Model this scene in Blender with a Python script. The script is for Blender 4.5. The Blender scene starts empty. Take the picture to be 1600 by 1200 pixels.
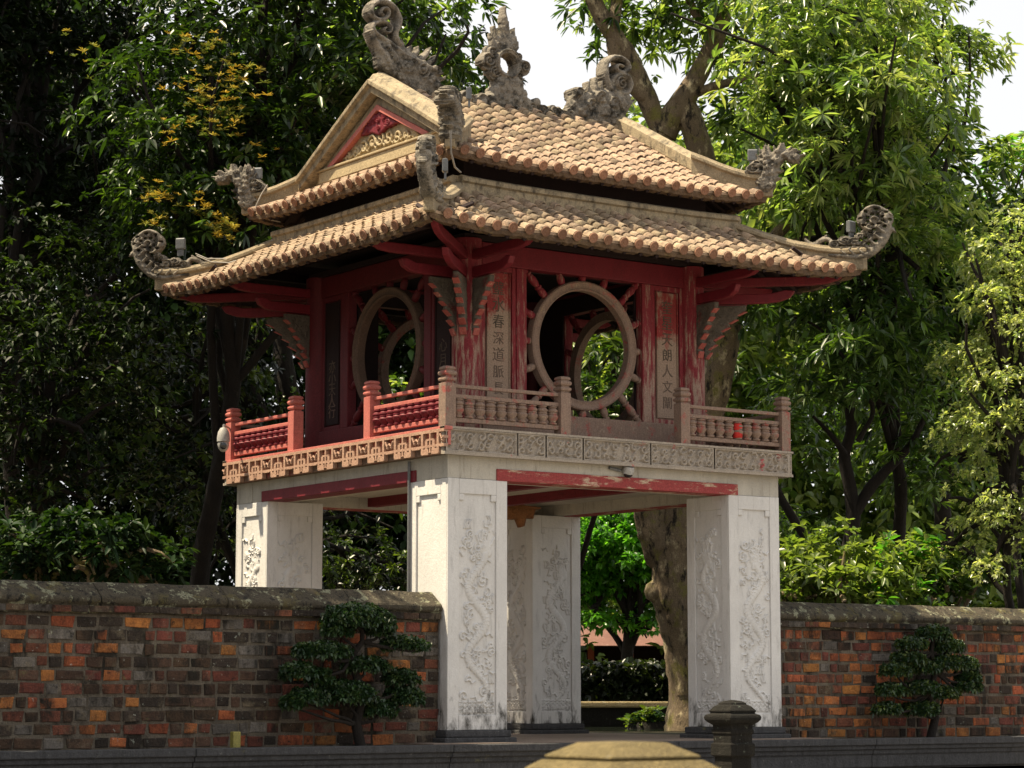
import bpy, math, random
import numpy as np
from mathutils import Vector, Matrix

random.seed(11)
rng = np.random.default_rng(11)
SC = bpy.context.scene
COL = SC.collection
R = math.radians

# ------------------------------------------------------------------ camera
CAM_POS = np.array([-21.264, -30.469, 0.505])
YAW, PITCH, FPX = R(35.14), R(7.282), 3775.0
FW = np.array([math.sin(YAW) * math.cos(PITCH), math.cos(YAW) * math.cos(PITCH), math.sin(PITCH)])
RT = np.array([math.cos(YAW), -math.sin(YAW), 0.0])
UP = np.cross(RT, FW)
cam_data = bpy.data.cameras.new('camera')
cam = bpy.data.objects.new('camera', cam_data)
COL.objects.link(cam)
cam.location = CAM_POS
cam.rotation_euler = (math.pi / 2 + PITCH, 0, -YAW)
cam_data.sensor_width = 36
cam_data.lens = FPX / 1600 * 36
cam_data.clip_start, cam_data.clip_end = 0.1, 3000
cam_data.dof.use_dof = True
cam_data.dof.focus_distance = 35
cam_data.dof.aperture_fstop = 5.6
SC.camera = cam

# ------------------------------------------------------------------ sky, sun, exposure
SUN_EL, SUN_AZ = R(64), R(30)          # azimuth measured from -X towards +Y
SUN = np.array([-math.cos(SUN_EL) * math.cos(SUN_AZ), math.cos(SUN_EL) * math.sin(SUN_AZ), math.sin(SUN_EL)])
world = bpy.data.worlds.new('World')
SC.world = world
world.use_nodes = True
wn = world.node_tree
sky = wn.nodes.new('ShaderNodeTexSky')
sky.sky_type = 'NISHITA'
sky.sun_disc = False
sky.sun_elevation = SUN_EL
sky.sun_rotation = math.atan2(SUN[0], SUN[1])
sky.dust_density = 8.0
sky.air_density = 0.7
sky.ozone_density = 0.6
wn.nodes['Background'].inputs['Strength'].default_value = 0.15
# thin bright cloud over the whole sky
tc = wn.nodes.new('ShaderNodeTexCoord')
cn = wn.nodes.new('ShaderNodeTexNoise')
cn.inputs['Scale'].default_value = 2.2
cn.inputs['Detail'].default_value = 6
wn.links.new(tc.outputs['Generated'], cn.inputs['Vector'])
cr = wn.nodes.new('ShaderNodeMapRange')
cr.inputs['From Min'].default_value = .3
cr.inputs['From Max'].default_value = .6
cr.inputs['To Min'].default_value = .88
cr.inputs['To Max'].default_value = 1.0
wn.links.new(cn.outputs['Fac'], cr.inputs['Value'])
cm = wn.nodes.new('ShaderNodeMix')
cm.data_type = 'RGBA'
wn.links.new(cr.outputs['Result'], cm.inputs[0])
wn.links.new(sky.outputs['Color'], cm.inputs[6])
cm.inputs[7].default_value = (3.0, 3.0, 3.02, 1)
wn.links.new(cm.outputs[2], wn.nodes['Background'].inputs['Color'])
sun_data = bpy.data.lights.new('sun', 'SUN')
sun_data.energy = 5.0
sun_data.angle = R(0.6)
sun_data.color = (1.0, 0.85, 0.60)
sun = bpy.data.objects.new('sun', sun_data)
COL.objects.link(sun)
sun.rotation_euler = Vector(SUN).to_track_quat('Z', 'Y').to_euler()
SC.view_settings.view_transform = 'Standard'
SC.view_settings.look = 'None'
SC.view_settings.gamma = 1.0
SC.view_settings.exposure = 1.2


# ------------------------------------------------------------------ pixel helpers (photograph is 1600 x 1200)
def ray(x, y):
    return FW + RT * (x - 800) / FPX - UP * (y - 600) / FPX


def at(x, y, d):
    return CAM_POS + ray(x, y) * d


def on_y(x, y, Y):
    d = ray(x, y)
    return CAM_POS + d * (Y - CAM_POS[1]) / d[1]


def on_diag(x, y, sx, sy):
    d = ray(x, y)
    t = (CAM_POS[1] * sx - CAM_POS[0] * sy) / (d[0] * sy - d[1] * sx)
    return CAM_POS + d * t


# ------------------------------------------------------------------ materials
MAT = {}


def mat(name, base, var=None, vscale=3.0, stretch=(1, 1, 1), stains=(), rough=0.8, bump=0.25, bscale=30.0,
        rnd=0.0, hue=0.0, spec=0.3, bstretch=(1, 1, 1), detail=8, grain=.32):
    m = bpy.data.materials.new(name)
    m.use_nodes = True
    nt = m.node_tree
    N, L = nt.nodes, nt.links
    bs = N['Principled BSDF']
    geo = N.new('ShaderNodeNewGeometry')

    def noise(scale, st, det=detail, offs=0.0):
        mp = N.new('ShaderNodeMapping')
        mp.inputs['Scale'].default_value = st
        mp.inputs['Location'].default_value = (offs, offs * 1.7, offs * .6)
        L.new(geo.outputs['Position'], mp.inputs['Vector'])
        t = N.new('ShaderNodeTexNoise')
        t.inputs['Scale'].default_value = scale
        t.inputs['Detail'].default_value = det
        t.inputs['Roughness'].default_value = 0.7
        L.new(mp.outputs['Vector'], t.inputs['Vector'])
        return t.outputs['Fac']

    def mix(a, b, f):
        x = N.new('ShaderNodeMix')
        x.data_type = 'RGBA'
        for sock, val in ((x.inputs[6], a), (x.inputs[7], b)):
            if isinstance(val, tuple):
                sock.default_value = (*val, 1)
            else:
                L.new(val, sock)
        L.new(f, x.inputs[0])
        return x.outputs[2]

    def ramp(f, lo, hi):
        r = N.new('ShaderNodeMapRange')
        r.inputs['From Min'].default_value = lo
        r.inputs['From Max'].default_value = hi
        L.new(f, r.inputs['Value'])
        return r.outputs['Result']

    col = mix(base, var if var else tuple(c * 0.75 for c in base), ramp(noise(vscale, stretch), 0.3, 0.7))
    for k, st in enumerate(stains):
        c, sc, lo, hi, ss = st[:5]
        f = noise(sc, ss, offs=3.1 * (k + 1))
        if len(st) > 5:                     # (axis, from, to): where the wear concentrates
            ax, a0, a1, amt = st[5]
            sep = N.new('ShaderNodeSeparateXYZ')
            L.new(geo.outputs['Position'], sep.inputs[0])
            g = ramp(sep.outputs[ax], a0, a1)
            ad = N.new('ShaderNodeMath')
            ad.operation = 'MULTIPLY_ADD'
            ad.inputs[1].default_value = amt
            L.new(g, ad.inputs[0])
            L.new(f, ad.inputs[2])
            f = ad.outputs[0]
        col = mix(col, c, ramp(f, lo, hi))
    gr = N.new('ShaderNodeMapRange')
    gr.inputs['From Min'].default_value = .3
    gr.inputs['From Max'].default_value = .7
    gr.inputs['To Min'].default_value = 1 - grain
    gr.inputs['To Max'].default_value = 1 + grain * .8
    L.new(noise(48, (1, 1, 1), 4, 7.7), gr.inputs['Value'])
    gm = N.new('ShaderNodeMix')
    gm.data_type = 'RGBA'
    gm.blend_type = 'MULTIPLY'
    gm.inputs[0].default_value = 1
    L.new(col, gm.inputs[6])
    L.new(gr.outputs['Result'], gm.inputs[7])
    col = gm.outputs[2]
    if rnd or hue:
        oi = N.new('ShaderNodeObjectInfo')
        hs = N.new('ShaderNodeHueSaturation')
        mr = N.new('ShaderNodeMapRange')
        mr.inputs['To Min'].default_value = 1 - rnd
        mr.inputs['To Max'].default_value = 1 + rnd
        L.new(oi.outputs['Random'], mr.inputs['Value'])
        L.new(mr.outputs['Result'], hs.inputs['Value'])
        if hue:
            ml = N.new('ShaderNodeMath')
            ml.operation = 'MULTIPLY'
            ml.inputs[1].default_value = 7.31
            L.new(oi.outputs['Random'], ml.inputs[0])
            fr = N.new('ShaderNodeMath')
            fr.operation = 'FRACT'
            L.new(ml.outputs[0], fr.inputs[0])
            mh = N.new('ShaderNodeMapRange')
            mh.inputs['To Min'].default_value = .5 - hue
            mh.inputs['To Max'].default_value = .5 + hue
            L.new(fr.outputs[0], mh.inputs['Value'])
            L.new(mh.outputs['Result'], hs.inputs['Hue'])
        L.new(col, hs.inputs['Color'])
        col = hs.outputs['Color']
    L.new(col, bs.inputs['Base Color'])
    bs.inputs['Roughness'].default_value = rough
    bs.inputs['Specular IOR Level'].default_value = spec
    if bump:
        b = N.new('ShaderNodeBump')
        b.inputs['Strength'].default_value = bump
        b.inputs['Distance'].default_value = 0.06
        L.new(noise(bscale, bstretch, 6), b.inputs['Height'])
        L.new(b.outputs['Normal'], bs.inputs['Normal'])
    MAT[name] = m
    return m


def leaf_mat(name, rough=0.36, trans=0.38, tcol=(1.7, 1.8, 0.4), spec=0.5):
    m = bpy.data.materials.new(name)
    m.use_nodes = True
    nt = m.node_tree
    N, L = nt.nodes, nt.links
    bs = N['Principled BSDF']
    at_ = N.new('ShaderNodeAttribute')
    at_.attribute_name = 'tint'
    L.new(at_.outputs['Color'], bs.inputs['Base Color'])
    bs.inputs['Roughness'].default_value = rough
    bs.inputs['Specular IOR Level'].default_value = spec
    tr = N.new('ShaderNodeBsdfTranslucent')
    mu = N.new('ShaderNodeMix')
    mu.data_type = 'RGBA'
    mu.blend_type = 'MULTIPLY'
    mu.inputs[0].default_value = 1
    L.new(at_.outputs['Color'], mu.inputs[6])
    mu.inputs[7].default_value = (*tcol, 1)
    L.new(mu.outputs[2], tr.inputs['Color'])
    mx = N.new('ShaderNodeMixShader')
    mx.inputs[0].default_value = trans
    L.new(bs.outputs[0], mx.inputs[1])
    L.new(tr.outputs[0], mx.inputs[2])
    L.new(mx.outputs[0], N['Material Output'].inputs['Surface'])
    MAT[name] = m
    return m


V3 = (7, 7, 0.9)
mat('whitewash', (.66, .65, .635), (.51, .50, .49), 1.3, (1, 1, .6),
    stains=[((.42, .41, .40), 4, .55, .72, (3, 3, .45)),
            ((.50, .38, .20), 2.2, .66, .74, (2, 2, .35)),
            ((.035, .033, .025), 3.0, .76, .94, (2.2, 2.2, .8), (2, 1.1, -0.1, .36))], rough=.75, bump=.2, bscale=22, grain=.07)
mat('stucco', (.50, .47, .41), (.36, .34, .30), 2.5, (1, 1, .5),
    stains=[((.20, .18, .15), 4, .55, .75, (4, 4, .4)), ((.30, .22, .12), 6, .64, .8, (2, 2, 1))], bump=.3, grain=.12)
mat('gable_cream', (.42, .335, .20), (.32, .25, .15), 2.2, stains=[((.24, .19, .12), 6, .56, .7, (2, 2, 1))], bump=.3)
mat('cream', (.36, .29, .185), (.24, .195, .13), 2.2, (1, 1, 1),
    stains=[((.075, .062, .045), 4, .47, .66, (2, 2, 1)), ((.22, .19, .13), 11, .54, .72, (1, 1, 1))], bump=.35)
mat('rooftile', (.35, .255, .168), (.25, .185, .13), 1.6, (1, 1, 1),
    stains=[((.46, .36, .24), 5, .52, .68, (1, 1, 1)), ((.10, .078, .056), 2.2, .52, .70, (1, 1, 1)), ((.06, .048, .036), 8, .54, .68, (1, 1, 1))],
    rough=.85, bump=.35, bscale=45, rnd=.30, hue=.012)
mat('tile_end', (.27, .14, .085), (.19, .10, .068), 8, stains=[((.40, .30, .18), 20, .6, .75, (1, 1, 1))], rnd=.25, rough=.85)
mat('tile_bed', (.42, .30, .20), (.26, .18, .12), 5, stains=[((.10, .08, .06), 7, .56, .8, (1, 1, 1))], rough=.9, bump=.4)
mat('eave_mortar', (.17, .11, .066), (.09, .06, .042), 7, stains=[((.24, .18, .07), 9, .57, .72, (1, 1, 1)),
    ((.06, .045, .035), 6, .55, .8, (1, 1, 1))], rough=.95, bump=.8, bscale=18)
mat('grey_carving', (.30, .265, .215), (.17, .15, .125), 4, stains=[((.045, .042, .036), 6, .47, .62, (1, 1, 1)),
    ((.40, .33, .22), 3, .6, .75, (1, 1, 1))], rough=.92, bump=.6, bscale=35)
mat('dark_carving', (.15, .125, .10), (.08, .068, .056), 5, stains=[((.14, .03, .03), 4, .58, .68, (1, 1, 1))], rough=.9, bump=.5)
mat('ridge_stone', (.34, .275, .18), (.22, .175, .115), 3, stains=[((.10, .085, .06), 5, .52, .74, (1, 1, .6)),
    ((.52, .42, .27), 8, .6, .75, (1, 1, 1))], rough=.92, bump=.6, bscale=30)
mat('red_paint', (.17, .013, .022), (.12, .010, .017), 3, (3, 3, 1),
    stains=[((.26, .07, .055), 6, .62, .78, V3)], rough=.6, bump=.15)
mat('sunlit_red', (.47, .15, .12), (.38, .10, .085), 3, (3, 3, 1),
    stains=[((.50, .24, .16), 7, .58, .76, (5, 5, 2))], rough=.6, bump=.15)  # red paint paled to pink, sunlight put into the colour
mat('shaded_red', (.115, .012, .017), (.08, .009, .013), 3, (3, 3, 1), stains=[((.17, .035, .03), 6, .62, .78, V3)], rough=.6, bump=.15)  # unpeeled red, darkened with the left side's shade in the colour
mat('shaded_wood', (.13, .085, .06), (.09, .06, .045), 6, rough=.75, bump=.3)  # window ring wood for the left side, shade painted into its tone
mat('edge_paint', (.36, .10, .085), (.28, .06, .05), 12, stains=[((.42, .24, .18), 9, .55, .65, (1, 1, 1))], rough=.7)
mat('peeled_red', (.21, .018, .026), (.15, .015, .022), 4, (3, 3, .8),
    stains=[((.30, .205, .155), 2.6, .54, .66, V3, (2, 6.3, 4.4, .14)), ((.24, .19, .15), 7, .60, .72, V3)], rough=.7, bump=.3,
    bscale=40, bstretch=(3, 3, .5))
mat('peeled_beam', (.30, .05, .05), (.24, .04, .04), 4, (1, 1, 4),
    stains=[((.46, .36, .26), 2.2, .54, .62, (1.2, 1.2, 5)), ((.36, .16, .12), 5, .58, .7, (1, 1, 4))], rough=.75, bump=.25)
mat('grey_wood', (.27, .185, .14), (.18, .125, .10), 6, (6, 6, 1),
    stains=[((.30, .07, .06), 3.0, .55, .65, (1.5, 1.5, 1.5)), ((.40, .34, .25), 8, .6, .75, (2, 2, 2)),
            ((.30, .24, .07), 5, .66, .78, (1, 1, 1))], rough=.8, bump=.3, bscale=50)
mat('board_wood', (.27, .032, .03), (.20, .03, .03), 4, (3, 3, 1),
    stains=[((.30, .215, .16), 2.4, .50, .60, (1.3, 1.3, .7), (2, 6.3, 5.0, .25)), ((.19, .145, .115), 12, .58, .72, (1, 1, 1))],
    rough=.8, bump=.4, bscale=40)
mat('frieze_wood', (.36, .31, .255), (.27, .235, .20), 5, (1, 1, 1),
    stains=[((.40, .075, .08), 3.4, .61, .67, (1, 1, 1)), ((.45, .41, .35), 9, .6, .75, (1, 1, 1))], rough=.85, bump=.3)
mat('fretwork', (.42, .27, .19), (.33, .19, .135), 4, (1, 1, 1),
    stains=[((.22, .16, .11), 3, .60, .75, (1, 1, 1))], rough=.8, bump=.3)
mat('ink', (.05, .04, .03), (.12, .09, .065), 9, rough=.8, bump=.2)
mat('ink_faded', (.15, .105, .08), (.10, .07, .055), 9, rough=.85, bump=.3)
mat('orange_carving', (.30, .13, .05), (.18, .08, .03), 8, rough=.7)
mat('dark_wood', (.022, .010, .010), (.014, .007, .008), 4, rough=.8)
mat('mortar', (.165, .14, .105), (.085, .07, .055), 3, stains=[((.022, .018, .013), 1.6, .50, .62, (1.2, 1.2, .6)), ((.02, .018, .012), 1.5, .56, .66, (1.0, 1.0, .16)),
    ((.10, .10, .05), 4, .6, .75, (1, 1, 1))], rough=.95, bump=.7, bscale=25)
LICH = [((.13, .105, .07), 2.4, .55, .68, (1, 1, 1)), ((.42, .42, .37), 14, .655, .69, (1, 1, 1)), ((.020, .016, .012), 1.6, .50, .62, (1.2, 1.2, .6)), ((.018, .016, .013), 7, .57, .68, (1, 1, 1)), ((.018, .016, .012), 1.5, .56, .66, (1.0, 1.0, .16)), ((.10, .095, .04), 5, .61, .70, (1, 1, 1))]
mat('brick_orange', (.42, .145, .045), (.17, .055, .025), 7, stains=LICH, rough=.95, bump=.6, rnd=.3, hue=.015)
mat('brick_red', (.19, .062, .038), (.08, .03, .022), 7, stains=LICH, rough=.95, bump=.6, rnd=.3, hue=.01)
mat('brick_brown', (.10, .058, .036), (.045, .028, .02), 7, stains=LICH, rough=.95, bump=.6, rnd=.4, hue=.01)
mat('brick_grey', (.15, .13, .11), (.10, .09, .08), 9, stains=LICH, rough=.95, bump=.6, rnd=.3)
mat('brick_dark', (.055, .040, .030), (.022, .018, .015), 9, stains=LICH[:2] + [((.30, .31, .26), 9, .62, .66, (1, 1, 1))], rough=.95, bump=.7, rnd=.3)
mat('coping', (.085, .07, .048), (.05, .043, .03), 3, stains=[((.24, .24, .16), 6, .555, .60, (1, 1, 1)), ((.13, .11, .03), 2, .56, .70, (1, 1, 1)),
    ((.02, .018, .014), 6, .53, .60, (2, 2, .8))], rough=.95, bump=.8, bscale=25)
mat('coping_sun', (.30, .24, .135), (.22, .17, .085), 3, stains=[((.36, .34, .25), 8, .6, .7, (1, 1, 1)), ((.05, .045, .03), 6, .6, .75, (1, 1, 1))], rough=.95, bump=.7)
mat('ledge_stone', (.075, .075, .078), (.04, .04, .043), 4, (3, 3, 1), stains=[((.03, .03, .028), 3, .54, .70, (3, 3, .7)), ((.16, .15, .06), 4, .66, .76, (1, 1, 1)),
    ((.2, .2, .19), 14, .63, .72, (1, 1, 1))], rough=.9, bump=.6)
mat('shaded_mossy_stone', (.011, .010, .007), (.006, .005, .004), 6, stains=[((.02, .018, .014), 5, .52, .66, (2, 2, 1)), ((.12, .14, .11), 11, .62, .68, (1, 1, 1))], rough=.95, bump=.8)  # mossy stone, blackened further to stand for shade
mat('ochre_stone', (.24, .185, .085), (.16, .125, .055), 5, stains=[((.26, .23, .16), 9, .62, .70, (1, 1, 1)), ((.12, .10, .05), 14, .62, .74, (1, 1, 1))], rough=.95, bump=.8, bscale=60)
mat('floor_brick', (.26, .20, .16), (.18, .14, .11), 3, rough=.9, bump=.3)
mat('paving', (.24, .215, .18), (.17, .155, .13), .6, stains=[((.17, .15, .13), 2, .55, .75, (1, 1, 1))], rough=.9, bump=.3)
mat('soil', (.07, .055, .035), (.05, .05, .025), 1.5, rough=.95, bump=.5, bscale=8)
mat('bark', (.20, .15, .095), (.10, .075, .05), 2.2, (1, 1, .5), stains=[((.36, .30, .19), 4, .54, .62, (1, 1, .6)), ((.15, .135, .04), 2.5, .52, .62, (1, 1, 1)),
    ((.02, .016, .012), 6, .53, .62, (1, 1, .4))], rough=.95, bump=1.0, bscale=7, bstretch=(1, 1, .35))
mat('dark_bark', (.018, .014, .011), (.010, .008, .007), 2.5, stains=[((.05, .042, .03), 3, .6, .75, (1, 1, .5))], rough=.95, bump=.9, bscale=9, bstretch=(1, 1, .35))
mat('metal_white', (.38, .37, .35), (.30, .29, .27), 6, rough=.4, bump=0)
mat('metal_grey', (.15, .155, .16), (.10, .105, .11), 6, rough=.4, bump=0)
mat('black_glass', (.012, .012, .014), (.02, .02, .02), 6, rough=.1, bump=0, spec=.6)
mat('cable', (.30, .28, .25), (.22, .2, .18), 6, rough=.7, bump=0)
mat('yellow_plastic', (.26, .23, .06), (.2, .18, .05), 20, rough=.6, bump=0)
mat('far_roof', (.17, .085, .065), (.11, .055, .045), 1, stains=[((.2, .12, .1), 3, .55, .7, (1, 1, 1))], rough=.9)
mat('far_wall', (.36, .10, .07), (.3, .09, .06), 1, rough=.9)
w = mat('pond', (.012, .018, .014), (.02, .025, .015), .4, rough=.06, bump=.06, bscale=5, spec=.6)
leaf_mat('leaf')
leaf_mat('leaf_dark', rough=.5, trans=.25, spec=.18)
leaf_mat('leaf_glow', rough=.30, trans=.56, tcol=(1.7, 1.7, .65), spec=.8)
leaf_mat('flower', rough=.7, trans=.3, tcol=(1.2, 1.1, .7), spec=.2)
leaf_mat('bonsai_leaf', rough=.45, trans=.2)


# ------------------------------------------------------------------ mesh helpers
class MB:
    def __init__(s):
        s.v, s.f = [], []

    def add(s, vs, fs):
        b = len(s.v)
        s.v.extend([tuple(map(float, p)) for p in vs])
        s.f.extend([tuple(i + b for i in q) for q in fs])
        return s

    def box(s, x0, x1, y0, y1, z0, z1):
        vs = [(x, y, z) for z in (z0, z1) for x, y in ((x0, y0), (x1, y0), (x1, y1), (x0, y1))]
        return s.add(vs, [(3, 2, 1, 0), (4, 5, 6, 7), (0, 1, 5, 4), (1, 2, 6, 5), (2, 3, 7, 6), (3, 0, 4, 7)])

    def prism(s, poly, fn, w0, w1):          # poly in (a,b); fn(a,b,w)->xyz
        n = len(poly)
        vs = [fn(a, b, w0) for a, b in poly] + [fn(a, b, w1) for a, b in poly]
        fs = [tuple(range(n - 1, -1, -1)), tuple(range(n, 2 * n))]
        fs += [(i, (i + 1) % n, n + (i + 1) % n, n + i) for i in range(n)]
        return s.add(vs, fs)

    def tube(s, path, radii, n=8, cap=True):
        path = [np.array(p, float) for p in path]
        if not hasattr(radii, '__len__'):
            radii = [radii] * len(path)
        vs, fs = [], []
        ref = None
        for i, p in enumerate(path):
            t = path[min(i + 1, len(path) - 1)] - path[max(i - 1, 0)]
            t /= np.linalg.norm(t) + 1e-9
            if ref is None:
                ref = np.cross(t, [0, 0, 1]) if abs(t[2]) < .9 else np.cross(t, [1, 0, 0])
            a = ref - t * (ref @ t)
            a /= np.linalg.norm(a) + 1e-9
            ref = a
            b = np.cross(t, a)
            for k in range(n):
                an = 2 * math.pi * k / n
                vs.append(p + (a * math.cos(an) + b * math.sin(an)) * radii[i])
        for i in range(len(path) - 1):
            for k in range(n):
                fs.append((i * n + k, i * n + (k + 1) % n, (i + 1) * n + (k + 1) % n, (i + 1) * n + k))
        if cap:
            fs.append(tuple(range(n - 1, -1, -1)))
            fs.append(tuple(range((len(path) - 1) * n, len(path) * n)))
        return s.add(vs, fs)

    def bark_tube(s, path, radii, n=18, amp=.10, seed=0):
        path = np.array(path, float)
        t = np.linspace(0, 1, len(path))
        m = int(np.linalg.norm(np.diff(path, axis=0), axis=1).sum() / .16) + 4
        tt = np.linspace(0, 1, m)
        P = np.stack([np.interp(tt, t, path[:, k]) for k in range(3)], 1)
        for _ in range(2):
            P[1:-1] = (P[:-2] + 2 * P[1:-1] + P[2:]) / 4
        rad = np.interp(tt, t, radii)
        b0 = len(s.v)
        s.tube(list(P), list(rad), n)
        rr = np.random.default_rng(seed + 3)
        lump = rr.normal(size=(m // 3 + 3, n // 2 + 1))
        fine = rr.normal(size=(m + 1, n))
        for i in range(m):
            for k in range(n):
                a, f_ = divmod(i / 3, 1)
                q = lump[int(a), k // 2] * (1 - f_) + lump[int(a) + 1, k // 2] * f_
                w_ = 1 + amp * (.75 * q + .45 * fine[i, k])
                v = np.array(s.v[b0 + i * n + k])
                s.v[b0 + i * n + k] = tuple(P[i] + (v - P[i]) * w_)
        return s

    def lathe(s, prof, c, n=12, square=False, axis=(0, 0, 1)):    # prof [(r, h)]
        ax = Vector(axis).normalized()
        q = Vector((0, 0, 1)).rotation_difference(ax).to_matrix()
        vs, fs = [], []
        if square:
            n = 4
        for r, h in prof:
            for k in range(n):
                an = 2 * math.pi * (k + (.5 if square else 0)) / n
                rr = r * (math.sqrt(2) if square else 1)
                p = q @ Vector((rr * math.cos(an), rr * math.sin(an), h))
                vs.append((c[0] + p.x, c[1] + p.y, c[2] + p.z))
        for i in range(len(prof) - 1):
            for k in range(n):
                fs.append((i * n + k, i * n + (k + 1) % n, (i + 1) * n + (k + 1) % n, (i + 1) * n + k))
        fs.append(tuple(range(n - 1, -1, -1)))
        fs.append(tuple(range((len(prof) - 1) * n, len(prof) * n)))
        return s.add(vs, fs)

    def sweep(s, prof, path, side):           # prof (a, b): a along side, b up
        side = np.array(side, float)
        n = len(prof)
        vs = [np.array(p) + side * a + np.array([0, 0, b]) for p in path for a, b in prof]
        fs = []
        for i in range(len(path) - 1):
            for k in range(n):
                fs.append((i * n + k, i * n + (k + 1) % n, (i + 1) * n + (k + 1) % n, (i + 1) * n + k))
        fs.append(tuple(range(n - 1, -1, -1)))
        fs.append(tuple(range((len(path) - 1) * n, len(path) * n)))
        return s.add(vs, fs)

    def mesh(s, name, smooth=None):
        m = bpy.data.meshes.new(name)
        m.from_pydata(s.v, [], s.f)
        fix_normals(m)
        if smooth:
            m.polygons.foreach_set('use_smooth', [True] * len(m.polygons))
            m.set_sharp_from_angle(angle=R(smooth))
        return m


def fix_normals(m):
    import bmesh
    bm = bmesh.new()
    bm.from_mesh(m)
    bmesh.ops.recalc_face_normals(bm, faces=bm.faces)
    bm.to_mesh(m)
    bm.free()


def obj(name, mesh, material, parent=None, loc=None, rot=None, bevel=0, smooth=None):
    if isinstance(mesh, MB):
        mesh = mesh.mesh(name, smooth)
    if material and not mesh.materials:
        mesh.materials.append(MAT[material])
    o = bpy.data.objects.new(name, mesh)
    COL.objects.link(o)
    if parent:
        o.parent = parent
    base = WORLD.get(parent.name, Vector((0, 0, 0))) if parent else Vector((0, 0, 0))
    L = Vector(loc) if loc is not None else Vector((0, 0, 0))
    if isinstance(rot, Matrix):
        o.matrix_local = Matrix.Translation(L - base) @ rot.to_4x4()
    else:
        o.location = L - base
        if rot is not None:
            o.rotation_euler = rot
    WORLD[o.name] = L
    if bevel:
        b = o.modifiers.new('bevel', 'BEVEL')
        b.width = bevel
        b.segments = 2
        b.limit_method = 'ANGLE'
    return o


WORLD = {}


def tag(o, label=None, cat=None, group=None, kind=None):
    for k, v in (('label', label), ('category', cat), ('group', group), ('kind', kind)):
        if v:
            o[k] = v
    return o


def thing(name, label, cat, loc=(0, 0, 0), group=None):
    o = bpy.data.objects.new(name, None)
    o.empty_display_size = .3
    COL.objects.link(o)
    o.location = loc
    WORLD[o.name] = Vector(loc)
    return tag(o, label, cat, group)


def fast_mesh(name, verts, quads, tint=None):
    m = bpy.data.meshes.new(name)
    nq = len(quads)
    k = quads.shape[1]
    m.vertices.add(len(verts))
    m.vertices.foreach_set('co', np.ascontiguousarray(verts, dtype=np.float32).ravel())
    m.loops.add(nq * k)
    m.loops.foreach_set('vertex_index', np.ascontiguousarray(quads, dtype=np.int32).ravel())
    m.polygons.add(nq)
    m.polygons.foreach_set('loop_start', np.arange(nq, dtype=np.int32) * k)
    m.update(calc_edges=True)
    if tint is not None:
        a = m.attributes.new('tint', 'FLOAT_COLOR', 'POINT')
        a.data.foreach_set('color', np.ascontiguousarray(tint, dtype=np.float32).ravel())
    return m


# ------------------------------------------------------------------ relief engine: strokes, discs, rings and outlines become carved height
def spiral(cx, cy, r0, r1, turns, a0, n=26, sgn=1):
    t = np.linspace(0, 1, n)
    a = a0 + sgn * t * turns * 2 * math.pi
    r = r0 + (r1 - r0) * t
    return np.stack([cx + r * np.cos(a), cy + r * np.sin(a)], 1)


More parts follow.
